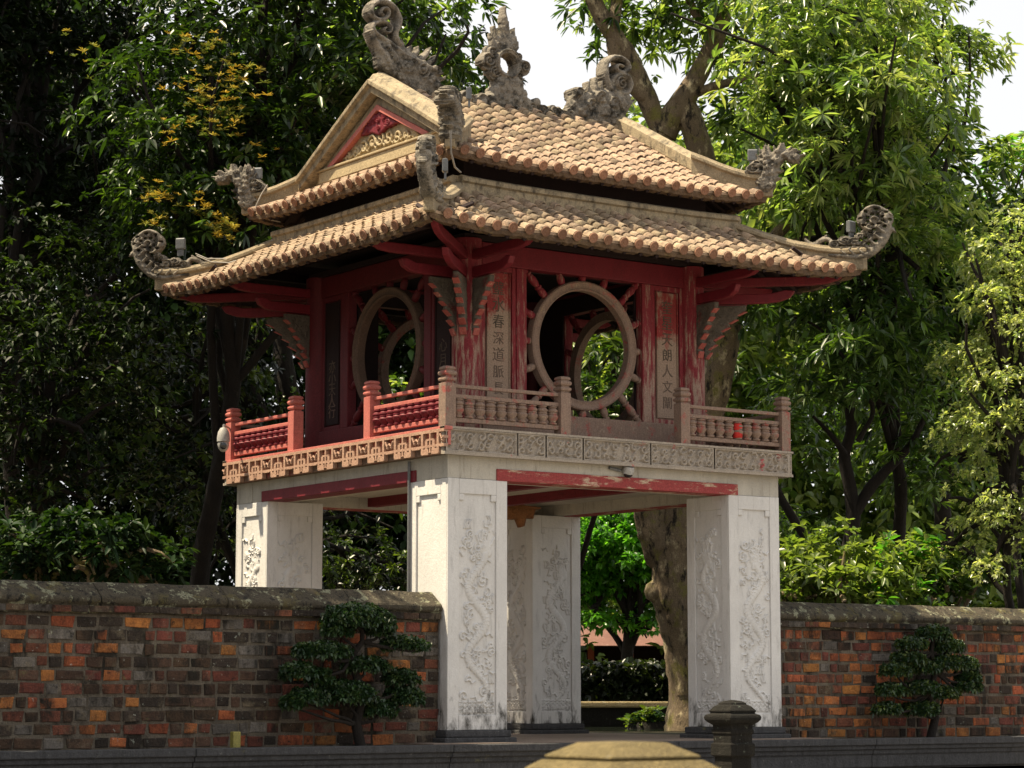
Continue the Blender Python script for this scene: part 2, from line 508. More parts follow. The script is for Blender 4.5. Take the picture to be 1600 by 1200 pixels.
class Relief:
    def __init__(s, u0, u1, v0, v1, cell):
        s.nu, s.nv = int((u1 - u0) / cell) + 1, int((v1 - v0) / cell) + 1
        s.u = np.linspace(u0, u1, s.nu)
        s.v = np.linspace(v0, v1, s.nv)
        s.U, s.V = np.meshgrid(s.u, s.v)
        s.H = np.zeros_like(s.U)
        s.cell = cell

    def _win(s, a0, a1, b0, b1):
        i0, i1 = np.searchsorted(s.u, (a0, a1))
        j0, j1 = np.searchsorted(s.v, (b0, b1))
        return slice(j0, j1), slice(i0, i1)

    def stroke(s, pts, w, T, groove=False):
        pts = np.asarray(pts, float)
        if 5 < len(pts) < 25:
            for _ in range(2):
                pts = np.concatenate([pts[:1], np.stack([pts[:-1] * .75 + pts[1:] * .25, pts[:-1] * .25 + pts[1:] * .75], 1).reshape(-1, 2), pts[-1:]])
        w = np.broadcast_to(np.interp(np.linspace(0, 1, len(pts)), np.linspace(0, 1, len(w)), w) if hasattr(w, '__len__') else w, (len(pts),))
        for i in range(len(pts) - 1):
            a, b = pts[i], pts[i + 1]
            W = max(w[i], w[i + 1])
            sl = s._win(min(a[0], b[0]) - W, max(a[0], b[0]) + W, min(a[1], b[1]) - W, max(a[1], b[1]) + W)
            U, V = s.U[sl], s.V[sl]
            if U.size == 0:
                continue
            d = b - a
            t = np.clip(((U - a[0]) * d[0] + (V - a[1]) * d[1]) / (d @ d + 1e-12), 0, 1)
            q = np.hypot(U - a[0] - t * d[0], V - a[1] - t * d[1]) / (w[i] + (w[i + 1] - w[i]) * t + 1e-9)
            h = T * np.sqrt(np.clip(1 - q * q, 0, 1))
            s.H[sl] = np.minimum(s.H[sl], -h) if groove else np.maximum(s.H[sl], h)
        return s

    def disc(s, cx, cy, r, T, base=0.0):
        sl = s._win(cx - r, cx + r, cy - r, cy + r)
        q = np.hypot(s.U[sl] - cx, s.V[sl] - cy) / r
        s.H[sl] = np.maximum(s.H[sl], np.where(q < 1, base + T * np.sqrt(np.clip(1 - q * q, 0, 1)), 0))
        return s

    def curl(s, cx, cy, r, T, a0=0.0, turns=1.4, sgn=1):     # a disc with a raised spiral on it
        s.disc(cx, cy, r, T * .42)
        return s.stroke(spiral(cx, cy, r * .86, r * .12, turns + .3, a0, sgn=sgn), max(r * .16, .0115), T)

    def hole(s, cx, cy, r):
        s.H[np.hypot(s.U - cx, s.V - cy) < r] = 0
        return s

    def scales(s, u0, u1, v0, v1, step=.075, T=.022, thr=.05):
        row = 0
        v = v1
        while v > v0:
            u = u0 + (step / 2 if row % 2 else 0)
            while u < u1:
                i, j = np.searchsorted(s.u, u), np.searchsorted(s.v, v)
                if 0 < i < s.nu - 1 and 0 < j < s.nv - 1 and s.H[j, i] > thr:
                    h = s.H[j, i]
                    s.disc(u, v, step * .55, T, h * .9)
                    s.stroke(spiral(u, v, step * .5, step * .5, .5, math.pi, 9), .008, h + T)
                u += step
            v -= step * .72
            row += 1
        return s

    def fbm(s):
        rr = np.random.default_rng(s.nu * 7 + s.nv)
        out = np.zeros_like(s.H)
        for step, amp in ((.16, 1.0), (.07, .9), (.03, .7)):
            n, m = int((s.u[-1] - s.u[0]) / step) + 3, int((s.v[-1] - s.v[0]) / step) + 3
            g_ = rr.normal(size=(m, n))
            a = (s.u - s.u[0]) / step
            b = (s.v - s.v[0]) / step
            i, j = a.astype(int), b.astype(int)
            fa, fb = (a - i)[None, :], (b - j)[:, None]
            out += amp * ((g_[j][:, i] * (1 - fa) + g_[j][:, i + 1] * fa) * (1 - fb) + (g_[j + 1][:, i] * (1 - fa) + g_[j + 1][:, i + 1] * fa) * fb)
        return out / 1.5

    def poly(s, pts, T, Rr):
        pts = np.asarray(pts, float)
        ins = np.zeros(s.U.shape, bool)
        dmin = np.full(s.U.shape, 1e9)
        for a, b in zip(pts, np.roll(pts, -1, 0)):
            c = ((a[1] > s.V) != (b[1] > s.V)) & (s.U < (b[0] - a[0]) * (s.V - a[1]) / (b[1] - a[1] + 1e-12) + a[0])
            ins ^= c
            d = b - a
            t = np.clip(((s.U - a[0]) * d[0] + (s.V - a[1]) * d[1]) / (d @ d + 1e-12), 0, 1)
            dmin = np.minimum(dmin, np.hypot(s.U - a[0] - t * d[0], s.V - a[1] - t * d[1]))
        q = np.clip(dmin / Rr, 0, 1)
        s.H = np.maximum(s.H, np.where(ins, T * np.sqrt(np.clip(1 - (1 - q) ** 2, 0, 1)), 0))
        return s

    def mapped(s, fn, name, solid=True, minh=.03, base=0.0, rough=0.0):
        H = s.H
        if rough:
            H = H + rough * s.fbm() * (H > 1e-4)
            H = np.where(s.H > 1e-4, np.maximum(H, 2e-4), 0)
        if solid:
            M = H > 1e-4
            cells = M[:-1, :-1] & M[1:, :-1] & M[:-1, 1:] & M[1:, 1:]
        else:
            cells = np.ones((s.nv - 1, s.nu - 1), bool)
        idx = np.arange(s.nu * s.nv).reshape(s.nv, s.nu)
        a, b, c, d = idx[:-1, :-1][cells], idx[:-1, 1:][cells], idx[1:, 1:][cells], idx[1:, :-1][cells]
        front = np.stack([a, b, c, d], 1)
        U, V = s.U.ravel(), s.V.ravel()
        if not solid:
            return fast_mesh(name, fn(U, V, base + H.ravel()), front)
        Hh = np.maximum(H.ravel(), minh)
        vf = fn(U, V, Hh)
        vb = fn(U, V, -Hh)
        n = len(U)
        quads = [front, front[:, ::-1] + n]
        e = np.concatenate([front[:, [0, 1]], front[:, [1, 2]], front[:, [2, 3]], front[:, [3, 0]]])
        key = np.sort(e, 1)
        _, inv, cnt = np.unique(key[:, 0].astype(np.int64) * n + key[:, 1], return_inverse=True, return_counts=True)
        be = e[cnt[inv] == 1]
        quads.append(np.stack([be[:, 1], be[:, 0], be[:, 0] + n, be[:, 1] + n], 1))
        q = np.concatenate(quads)
        used = np.unique(q)
        rem = np.full(2 * n, -1)
        rem[used] = np.arange(len(used))
        m = fast_mesh(name, np.concatenate([vf, vb])[used], rem[q])
        m.polygons.foreach_set('use_smooth', [True] * len(m.polygons))
        return m


def rot4(k):                               # turn the -Y side to -X, +Y, +X
    c, s_ = ((1, 0), (0, -1), (-1, 0), (0, 1))[k]
    return lambda x, y: (c * x - s_ * y, s_ * x + c * y)


# ================================================================== SETTING
g = MB().box(-400, 400, -400, -3.62, -1.5, -1.1)
tag(obj('ground', g, 'paving'), kind='structure')
g = MB().box(-400, 400, -3.6, 400, -1.4, -.2)
tag(obj('terrace', g, 'soil'), kind='structure')
g = MB().box(-3.55, 3.55, -3.5, 3.8, -.2, -.165)
tag(obj('gate_floor', g, 'floor_brick'), kind='structure')
LEDGE_Y = -3.6
led = [(0, -1.1), (0, -.62), (.05, -.60), (.05, -.42), (.08, -.40), (.08, -.345), (.12, -.335), (.12, -.28), (.16, -.27), (.16, -.175), (-.1, -.175), (-.1, -1.1)]
for x0, x1 in ((-14, -7.2), (-7.19, -3.4), (-3.39, 0.4), (.41, 4.2), (4.21, 8.2), (8.21, 14)):
    g = MB().prism(led, lambda a, b, w_: (w_, LEDGE_Y - a, b), x0, x1)
    o = obj('stone_kerb', g, 'ledge_stone', bevel=.012)
    tag(o, kind='structure')

# ================================================================== PAVILION
A, PW, B, CW = 3.0, 0.99, 3.153, 2.27
PAV = thing('pavilion', 'two tiered red timber pavilion with tiled roofs raised on four carved white pillars', 'pavilion')


# ---- pillars
def dragon_panel(seed, w=.60, h=2.75):
    r = Relief(-w / 2, w / 2, 0, h, .0065)
    rr = np.random.default_rng(seed)
    t = np.linspace(0, 1, 90)
    ph = rr.uniform(0, 6.28)
    body = np.stack([.17 * w / .6 * np.sin(ph + t * 4.3 * math.pi) * (1 - .2 * t), .18 + t * (h - .75)], 1)
    r.stroke(body, [.03, .06, .065, .055], .03)
    for i in range(4, 86, 2):             # scale lines across the body
        p, d = body[i], body[i + 1] - body[i]
        d /= np.linalg.norm(d)
        nrm = np.array([-d[1], d[0]])
        r.stroke([p + nrm * .045, p + d * .02, p - nrm * .045], .006, .036)
    hx, hy = body[-1]
    r.disc(hx, hy + .1, .11, .022)
    r.disc(hx + .05, hy + .03, .07, .024)
    for k in range(5):
        x0 = hx - .10 + k * .05
        r.stroke([(x0, hy + .14), (x0 + rr.normal(0, .02), hy + .26), (x0 + rr.normal(0, .03) + .02, hy + .34)], [.018, .012, .003], .02)
    r.stroke(spiral(hx - .04, hy + .1, .035, .008, 1.3, 0), .008, .03)
    for k in range(95):
        cx, cy = rr.uniform(-w / 2 + .05, w / 2 - .05), rr.uniform(.1, h - .12)
        kind = rr.integers(3)
        sg = rr.choice([-1, 1])
        if kind == 0:
            r.stroke(spiral(cx, cy, rr.uniform(.04, .085), .01, rr.uniform(.8, 1.4), rr.uniform(0, 6.28), sgn=sg), .013, .027)
        elif kind == 1:
            a = rr.uniform(0, 6.28)
            q = np.array([[0, 0], [.05, .03 * sg], [.1, -.01 * sg], [.16, .04 * sg]]) @ np.array([[math.cos(a), math.sin(a)], [-math.sin(a), math.cos(a)]])
            r.stroke(q + [cx, cy], [.017, .013, .004], .027)
        else:
            for j in range(3):
                a = rr.uniform(.6, 2.5)
                r.stroke([(cx + j * .03, cy), (cx + j * .03 + .05 * math.cos(a), cy + .06), (cx + j * .03 + .02 * sg, cy + .12)], [.012, .01, .003], .023)
    for k in range(7):                    # waves and rocks at the foot
        x0 = -w / 2 + .05 + k * .085
        for j in range(3):
            r.stroke(spiral(x0, .02, .05 + j * .05, .05 + j * .05, .5, 0, 12), .007, .018)
    r.H[:, :2] = 0
    r.H[:, -2:] = 0
    r.H[:2] = 0
    r.H[-2:] = 0
    return r


PANELS = [dragon_panel(s) for s in (3, 8, 21, 34)]
PH = 3.43
for qi, (sx, sy) in enumerate(((-1, -1), (1, -1), (-1, 1), (1, 1))):
    cx, cy = sx * (A - PW / 2), sy * (A - PW / 2)
    hw = PW / 2
    rec = .028
    g = MB().box(cx - hw + rec, cx + hw - rec, cy - hw + rec, cy + hw - rec, 0, PH - .001)
    pil = obj('pillar', g, 'whitewash', PAV)
    for k in range(4):
        f = rot4(k)
        fr = MB()
        st = .185

        def pb(x0, x1, z0, z1, d0=rec + .001, d1=0):
            xa, ya = f(x0, -hw + d1)
            xb, yb = f(x1, -hw + d0)
            fr.box(cx + min(xa, xb), cx + max(xa, xb), cy + min(ya, yb), cy + max(ya, yb), z0, z1)
        pb(-hw + (.0 if k % 2 == 0 else rec + .002), -hw + st, 0, PH)
        pb(hw - st, hw - (.0 if k % 2 == 0 else rec + .002), 0, PH)
        pb(-hw + st + .001, hw - st - .001, PH - .21, PH - .002)
        pb(-hw + st + .001, hw - st - .001, .002, .20)
        for sgn in (-1, 1):
            xa = sgn * (hw - st - .001)
            xb = sgn * (hw - st - .085)
            pb(min(xa, xb), max(xa, xb), PH - .30, PH - .211, rec + .001, .001)
        obj('panel_frame', fr, 'whitewash', pil, bevel=.008)
        if (qi == 0 and k == 1):
            continue                       # the side towards the wall is left smooth
        pr = PANELS[(qi + k) % 4]

        def fn(u, v, w_, f=f, cx=cx, cy=cy):
            x, y = f(u, -hw + rec - .003 - w_)
            return np.stack([cx + x, cy + y, .215 + v], 1)
        pm = pr.mapped(fn, 'carved_panel', solid=False)
        pm.polygons.foreach_set('use_smooth', [True] * len(pm.polygons))
        obj('carved_panel', pm, 'whitewash', pil)
    pl = MB().box(cx - hw - .10, cx + hw + .10, cy - hw - .10, cy + hw + .10, -.2, -.10)
    pl.box(cx - hw - .045, cx + hw + .045, cy - hw - .045, cy + hw + .045, -.099, -.002)
    obj('plinth', pl, 'ledge_stone', pil, bevel=.02)

# ---- lintels over the pillars
for k in range(4):
    f = rot4(k)

    def bx(mb, x0, x1, y0, y1, z0, z1):
        xa, ya = f(x0, y0)
        xb, yb = f(x1, y1)
        mb.box(min(xa, xb), max(xa, xb), min(ya, yb), max(ya, yb), z0, z1)
    e = A if k % 2 == 0 else A - .5
    g = MB()
    bx(g, -e, e, -A + .012, -A + .5, PH + .003, 3.75)
    lin = obj('lintel', g, 'stucco' if k % 2 == 0 else 'stucco', PAV)
    g = MB()
    bx(g, -2.19, 2.19, -A - .012, -A + .34, 3.425, 3.59)
    obj('lintel_beam', g, 'peeled_beam' if k != 1 else 'red_paint', PAV, bevel=.01)
g = MB().box(-2.6, 2.6, -2.6, 2.6, 3.60, 3.74)
slab = obj('ceiling', g, 'stucco', PAV)
for x in (-.8, .8):
    obj('ceiling_beam', MB().box(x - .09, x + .09, -2.5, 2.5, 3.46, 3.60), 'red_paint', slab)
# carved fish shaped corbel under the ceiling
cp = on_y(814, 806, 1.92)
rl = Relief(-.3, .3, -.3, .3, .012)
rl.poly([(-.28, .2), (.26, .2), (.22, .05), (.2, -.06), (.08, -.05), (.05, -.2), (-.04, -.24), (-.1, -.08), (-.28, -.1)], .1, .1)
rl.stroke(spiral(-.17, .05, .07, .02, 1, 0), .015, .13)
for i in range(5):
    rl.stroke([(-.02 + i * .045, .12), (-.03 + i * .045, -.02)], .012, .115)
rl.stroke([(-.28, .2), (.27, .16)], .03, .13)
obj('carved_corbel', rl.mapped(lambda u, v, w_: np.stack([cp[0] + u * 1.15, cp[1] - w_, cp[2] + v * .85], 1), 'carved_corbel'), 'orange_carving', PAV)

# ---- floor and frieze
g = MB().box(-B + .06, B - .06, -B + .06, B - .06, 3.755, 4.085)
obj('floor', g, 'grey_wood', PAV)


def frieze_relief(w, h, seed):
    r = Relief(-w / 2, w / 2, 0, h, .0075)
    rr = np.random.default_rng(seed)
    n = max(3, int(w / .15))
    for i in range(n):
        cx = -w / 2 + w * (i + .5) / n
        for j in range(2):
            cy = h * (.3 + .4 * j) + rr.normal(0, .015)
            a = rr.uniform(0, 6.28)
            r.stroke(spiral(cx + rr.normal(0, .02), cy, .065, .012, rr.uniform(.7, 1.2), a, 18, rr.choice([-1, 1])), [.016, .021, .013], .045)
        q = np.array([[-.06, rr.uniform(.03, .08)], [0, h * .5], [.02, h * .6], [.08, h - rr.uniform(.03, .09)]])
        r.stroke(q + [cx, 0], [.012, .02, .01], .04)
    fr = min(.018, w)
    edge = (np.abs(r.U) > w / 2 - fr) | (r.V < fr) | (r.V > h - fr)
    r.H[edge] = .045
    return r


FZ0, FZ1 = 3.735, 4.09
for k in range(4):
    f = rot4(k)

    def bx(mb, x0, x1, y0, y1, z0, z1):
        xa, ya = f(x0, y0)
        xb, yb = f(x1, y1)
        mb.box(min(xa, xb), max(xa, xb), min(ya, yb), max(ya, yb), z0, z1)
    e = B if k % 2 == 0 else B - .002
    g = MB()
    if k != 1:
        bx(g, -e, e, -B + .052, -B + .1, FZ0 + .004, FZ1)
        bx(g, -e - .012, e + .012, -B - .006, -B + .11, FZ1 + .001, FZ1 + .032)
        bx(g, -e - .006, e + .006, -B - .001, -B + .05, FZ0, FZ0 + .04)
        fz = obj('frieze', g, 'frieze_wood', PAV)
        cuts = [-3.15, -1.94, -1.45, -.80, .42, 1.62, 3.15]
        for i in range(6):
            w_, h_ = cuts[i + 1] - cuts[i] - .03, FZ1 - FZ0 - .045
            xc = (cuts[i] + cuts[i + 1]) / 2
            r = frieze_relief(w_, h_, 40 + i)

            def fn(u, v, h3, f=f, xc=xc):
                x, y = f(xc + u, -B + .048 - h3)
                return np.stack([x, y, FZ0 + .042 + v], 1)
            obj('frieze_panel', r.mapped(fn, 'frieze_panel', solid=False), 'frieze_wood', fz)
    else:
        bx(g, -e - .012, e + .012, -B - .012, -B + .12, FZ1 - .02, FZ1 + .032)
        bx(g, -e, e, -B + .05, -B + .1, FZ0 + .13, FZ1 - .021)
        fz = obj('frieze', g, 'sunlit_red', PAV, bevel=.006)
        n = 9
        pw = 2 * e / n
        tops = MB()
        h = FZ1 - FZ0
        # one fret unit, drawn in (u, z) and shared by every copy
        r = Relief(-pw / 2, pw / 2, 0, h, .0085)
        T = .035

        def rect(u0, u1, z0, z1, t=T):
            r.H[(r.U >= u0) & (r.U <= u1) & (r.V >= z0) & (r.V <= z1)] = t
        rect(-pw / 2, pw / 2, h - .05, h)
        rect(-pw / 2, pw / 2, .105, .15)
        rect(-pw * .30, pw * .30, .012, .06)
        rect(-pw * .32, -pw * .24, .02, h - .02)
        rect(pw * .24, pw * .32, .02, h - .02)
        rect(-pw * .30, -pw * .05, .012, .10)
        rect(pw * .05, pw * .30, .012, .10)
        r.H[(np.abs(r.U) < .035) & (r.V < .04)] = 0
        rect(-.02, .02, .06, h - .02)
        rect(-.12, -.055, .10, .22)
        rect(.055, .12, .10, .22)
        rect(-.10, .10, .20, .235)
        rect(-pw * .5, -pw * .36, .10, .145)
        rect(pw * .36, pw * .5, .10, .145)
        for sg in (-1, 1):
            r.stroke([(sg * pw * .5, .24), (sg * pw * .42, .21), (sg * pw * .36, .27)], .022, .045)
            r.disc(sg * pw * .43, .19, .03, .045)
        um = r.mapped(lambda u, v, w3: np.stack([u, -w3, v], 1), 'fret_panel', minh=.03)
        um.polygons.foreach_set('use_smooth', [False] * len(um.polygons))
        um.materials.append(MAT['fretwork'])
        for i in range(n):
            u = -e + pw * (i + .5)
            x, y = f(u, -B + .015)
            obj('fret_panel', um, None, fz, loc=(x, y, FZ0), rot=(0, 0, -math.pi / 2))

# ---- railings
POSTX = 3.05
post_prof = [(.085, 4.12), (.085, 4.72), (.062, 4.73), (.062, 4.745), (.088, 4.755), (.094, 4.775), (.088, 4.795), (.066, 4.805), (.066, 4.82),
             (.09, 4.835), (.097, 4.86), (.088, 4.885), (.07, 4.895), (.07, 4.905), (.085, 4.915), (.078, 4.945), (.05, 4.958)]
bal_prof = [(.030, 4.255), (.048, 4.262), (.05, 4.28), (.035, 4.29), (.04, 4.31), (.06, 4.345), (.064, 4.375), (.05, 4.40), (.056, 4.405), (.056, 4.42), (.048, 4.425),
            (.06, 4.445), (.058, 4.465), (.036, 4.49), (.05, 4.502), (.05, 4.515), (.03, 4.52)]
post_mesh = {}
bal_mesh = {}
for mname in ('sunlit_red', 'grey_wood'):
    post_mesh[mname] = MB().lathe(post_prof, (0, 0, 0), square=True).mesh('post')
    post_mesh[mname].materials.append(MAT[mname])
    bal_mesh[mname] = MB().lathe([(r_ * 1.33, h_) for r_, h_ in bal_prof], (0, 0, 0), n=10).mesh('baluster', 40)
    bal_mesh[mname].materials.append(MAT['red_paint' if mname == 'sunlit_red' else mname])
for k in range(4):
    f = rot4(k)
    mname = 'sunlit_red' if k == 1 else 'grey_wood'

    def bx(mb, x0, x1, y0, y1, z0, z1):
        xa, ya = f(x0, y0)
        xb, yb = f(x1, y1)
        mb.box(min(xa, xb), max(xa, xb), min(ya, yb), max(ya, yb), z0, z1)
    for s0, s1 in ((-POSTX, -1.09), (1.09, POSTX)):
        a_, b_ = s0 + .087, s1 - .087
        g = MB()
        bx(g, a_, b_, -POSTX - .03, -POSTX + .03, 4.665, 4.715)
        bx(g, a_, b_, -POSTX - .035, -POSTX + .035, 4.522, 4.578)
        bx(g, a_, b_, -POSTX - .035, -POSTX + .035, 4.19, 4.253)
        rail = obj('railing', g, mname, PAV, bevel=.008)
        ends = (s0, s1) if s0 < 0 else (s0,)
        if s0 > 0 and k in (1,):
            pass
        for s in ends:
            if abs(s) > 3 and k == 1 and s < 0:
                pass
            x, y = f(s, -POSTX)
            obj('post', post_mesh['grey_wood' if (k == 0) else mname], None, rail, loc=(x, y, 0), rot=(0, 0, 0))
        n = 10
        for i in range(n):
            u = a_ + (b_ - a_) * (i + .5) / n
            x, y = f(u, -POSTX)
            ob = obj('baluster', bal_mesh[mname], None, rail, loc=(x, y, 0))
# a bit of red cloth knotted round one baluster
r0 = on_y(1152, 672, -3.05)
g = MB().lathe([(.03, -.13), (.075, -.10), (.08, -.03), (.062, 0), (.078, .04), (.07, .10), (.03, .12)], (r0[0], r0[1], 4.385), 10)
mat('red_cloth', (.5, .03, .02), (.4, .02, .02), 20, rough=.8)
tag(obj('red_cloth', g, 'red_cloth', smooth=60), 'small bright red cloth wrapped round a baluster of the right railing', 'cloth')

# ---- chamber: columns, wall frames, boards, round windows
col_prof = [(.235, 4.09), (.235, 4.17), (.215, 4.19), (.215, 6.98)]
for sx, sy in ((-1, -1), (1, -1), (-1, 1), (1, 1)):
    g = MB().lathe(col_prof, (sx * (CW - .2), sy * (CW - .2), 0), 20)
    obj('column', g, 'peeled_red' if sy < 0 else 'shaded_red', PAV, smooth=40)

TEXTS = {0: ('璧水春深道脈長', '奎星天朗人文闡'), 1: ('亦小天人行', '心月之人')}


def char_mesh(ch, size):
    cu = bpy.data.curves.new('character', 'FONT')
    cu.body = ch
    cu.size = size
    cu.align_x = 'CENTER'
    cu.align_y = 'CENTER'
    cu.extrude = .004
    cu.resolution_u = 3
    o = bpy.data.objects.new('character', cu)
    COL.objects.link(o)
    dg = bpy.context.evaluated_depsgraph_get()
    m = bpy.data.meshes.new_from_object(o.evaluated_get(dg))
    bpy.data.objects.remove(o)
    return m


SILL, HEAD, RZ, RO, RI = 4.53, 6.64, 5.60, .965, .825
spoke_prof = [(.030, 0), (.050, .03), (.056, .10), (.048, .16), (.034, .18), (.052, .19), (.052, .215), (.034, .225), (.05, .28), (.058, .36), (.046, .42), (.034, .44),
              (.052, .455), (.052, .48), (.034, .49), (.05, .56), (.04, .66)]
for k in range(4):
    f = rot4(k)
    wm = 'peeled_red' if k != 1 else 'shaded_red'

    def bx(mb, x0, x1, y0, y1, z0, z1):
        xa, ya = f(x0, y0)
        xb, yb = f(x1, y1)
        mb.box(min(xa, xb), max(xa, xb), min(ya, yb), max(ya, yb), z0, z1)
    yw = -CW + .2                          # wall mid plane
    g = MB()
    bx(g, -1.87, 1.87, yw - .10, yw + .10, HEAD, 6.96)        # head beam
    obj('head_beam', g, 'red_paint' if k != 1 else 'shaded_red', PAV, bevel=.012)
    g = MB()
    bx(g, -1.87, 1.87, yw - .12, yw + .10, 4.24, SILL)
    obj('sill', g, 'grey_wood' if k != 1 else 'shaded_red', PAV, bevel=.012)
    for sg in (-1, 1):
        g = MB()
        bx(g, min(sg * 1.07, sg * 1.25), max(sg * 1.07, sg * 1.25), yw - .085, yw + .08, SILL + .001, HEAD - .001)
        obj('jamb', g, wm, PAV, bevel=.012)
        # panelling with a lettered board
        x0, x1 = sorted((sg * 1.252, sg * 1.868))
        g = MB()
        bx(g, x0, x1, yw - .03, yw + .03, SILL + .002, HEAD - .002)
        bx(g, x0, x0 + .07, yw - .07, yw - .031, SILL + .002, HEAD - .002)
        bx(g, x1 - .07, x1, yw - .07, yw - .031, SILL + .002, HEAD - .002)
        bx(g, x0 + .072, x1 - .072, yw - .07, yw - .031, HEAD - .08, HEAD - .002)
        bx(g, x0 + .072, x1 - .072, yw - .07, yw - .031, SILL + .002, SILL + .07)
        pan = obj('wall_panel', g, wm, PAV, bevel=.01)
        g = MB()
        xc = (x0 + x1) / 2
        bx(g, xc - .185, xc + .185, yw - .062, yw - .032, SILL + .09, HEAD - .10)
        bx(g, xc - .205, xc - .187, yw - .078, yw - .032, SILL + .08, HEAD - .09)
        bx(g, xc + .187, xc + .205, yw - .078, yw - .032, SILL + .08, HEAD - .09)
        brd = obj('inscription_board', g, 'board_wood' if k != 1 else 'dark_wood', PAV, bevel=.005)
        if k in TEXTS:
            tx = TEXTS[k][0 if sg < 0 else 1]
            n = len(tx)
            z0, z1 = 4.72, 6.42
            if k == 1:
                z1 = 5.6
            for i, ch in enumerate(tx):
                m = char_mesh(ch, .215 + random.uniform(-.02, .02))
                x, y = f(xc, yw - .064)
                m.materials.append(MAT['ink' if (i < 3 or (sg > 0 and i < 4)) else 'ink_faded'])
                obj('character', m, None, brd, loc=(x, y, z1 - (i + .5) * (z1 - z0) / n), rot=(math.pi / 2, random.uniform(-.05, .05) if k == 0 else 0, -math.pi / 2 * k))
    # round window ring
    pr = [(RI, -.055), (RI + .02, -.075), (RI + .045, -.06), (RO - .05, -.06), (RO - .02, -.085), (RO, -.07), (RO, .07), (RI, .07)]
    g = MB()
    vs, fs = [], []
    nn = 72
    for i in range(nn):
        a = 2 * math.pi * i / nn
        for rad, d in pr:
            x, y = f(rad * math.cos(a), yw + d)
            vs.append((x, y, RZ + rad * math.sin(a)))
    q = len(pr)
    for i in range(nn):
        for j in range(q):
            fs.append((i * q + j, i * q + (j + 1) % q, ((i + 1) % nn) * q + (j + 1) % q, ((i + 1) % nn) * q + j))
    g.add(vs, fs)
    ring = obj('round_window', g, 'grey_wood' if k != 1 else 'shaded_wood', PAV, smooth=40)
    for i in range(16):
        a = 2 * math.pi * i / 16 + (math.pi / 16 if False else 0)
        ca, sa = math.cos(a), math.sin(a)
        # distance to the frame along the ray
        dx = 1.07 / abs(ca) if abs(ca) > 1e-6 else 9
        dz = ((HEAD - RZ) / sa if sa > 1e-6 else (RZ - SILL) / -sa) if abs(sa) > 1e-6 else 9
        ln = min(dx, dz) - RO + .05
        sc = max(1, round(ln / .12)) / max(1, round(.66 / .12))
        prof = [(r_ * 1.05, h_) for r_, h_ in spoke_prof if h_ <= ln] + [(.034, ln)]
        dxv, dyv = f(ca, 0)
        x, y = f((RO - .03) * ca, yw)
        g = MB().lathe(prof, (x, y, RZ + (RO - .03) * sa), 10, axis=(dxv, dyv, sa))
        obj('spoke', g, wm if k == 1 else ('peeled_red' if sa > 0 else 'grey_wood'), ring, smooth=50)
for k in range(4):                        # near-black lining added to deepen the shade inside the chamber
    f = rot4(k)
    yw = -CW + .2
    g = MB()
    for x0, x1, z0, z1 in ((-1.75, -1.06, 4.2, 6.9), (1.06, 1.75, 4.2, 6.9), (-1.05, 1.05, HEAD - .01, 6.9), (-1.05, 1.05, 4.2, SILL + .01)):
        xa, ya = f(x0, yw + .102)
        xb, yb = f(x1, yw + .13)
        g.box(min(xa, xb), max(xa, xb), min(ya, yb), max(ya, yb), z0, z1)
    obj('shade_lining', g, 'dark_wood', PAV)
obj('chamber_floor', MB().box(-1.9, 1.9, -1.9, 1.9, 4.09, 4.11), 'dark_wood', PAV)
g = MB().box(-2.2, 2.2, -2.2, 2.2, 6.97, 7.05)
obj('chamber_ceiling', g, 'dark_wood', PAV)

# ---- corner brackets
ARM1 = [(0, 6.66), (1.12, 6.66), (1.30, 6.68), (1.44, 6.74), (1.50, 6.84), (1.38, 6.86), (1.2, 6.80), (0, 6.80)]
ARM2 = [(0, 6.40), (.66, 6.40), (.80, 6.42), (.92, 6.48), (.97, 6.58), (.87, 6.60), (.72, 6.55), (0, 6.55)]
CORB = [(u_ * .84, z_) for u_, z_ in ((0, 5.56), (.05, 5.56), (.10, 5.66), (.07, 5.70), (.17, 5.78), (.14, 5.84), (.25, 5.92), (.24, 5.98), (.33, 6.04), (.34, 6.10), (.43, 6.16), (.44, 6.22),
        (.54, 6.28), (.55, 6.385), (0, 6.385))]


def bracket(ox, oy, dx, dy, scale=1.0):
    nx, ny = -dy, dx

    def fn(a, b, w_):
        return (ox + dx * a * scale + nx * w_, oy + dy * a * scale + ny * w_, b)
    g = MB().prism(ARM1, fn, -.052, .052)
    br = obj('bracket', g, 'red_paint', PAV, bevel=.015)
    obj('bracket_arm', MB().prism(ARM2, fn, -.05, .05), 'red_paint', br, bevel=.015)
    rl_ = Relief(0, .6, 5.5, 6.4, .011)
    rl_.poly(CORB, .042, .02)
    rr = np.random.default_rng(5)
    for i in range(26):
        v = rr.uniform(5.62, 6.32)
        u = rr.uniform(.03, max(.05, (v - 5.6) * .62))
        rl_.stroke(spiral(u, v, rr.uniform(.03, .06), .008, 1.1, rr.uniform(0, 6), sgn=rr.choice([-1, 1])), .011, .056)
    cut = Relief(0, .6, 5.5, 6.4, .011)
    cut.poly(CORB, 1, .001)
    rl_.H[cut.H <= 0] = 0
    mm = rl_.mapped(lambda u, v, w_: np.stack([ox + dx * u * scale + nx * w_, oy + dy * u * scale + ny * w_, v], 1), 'corbel', minh=.036, rough=.006)
    obj('corbel', mm, 'dark_carving', br)
    # stepped red blocks down the outer edge
    pts = CORB[1:-1]
    for i in range(0, len(pts) - 2, 2):
        (a0, b0), (a1, b1) = pts[i], pts[i + 1]
        g = MB().prism([(a0 - .02, b0), (a0 + .012, b0), (a1 + .016, b1), (a1 - .02, b1)], fn, -.05, .05)
        obj('edge_block', g, 'edge_paint', br, bevel=.006)


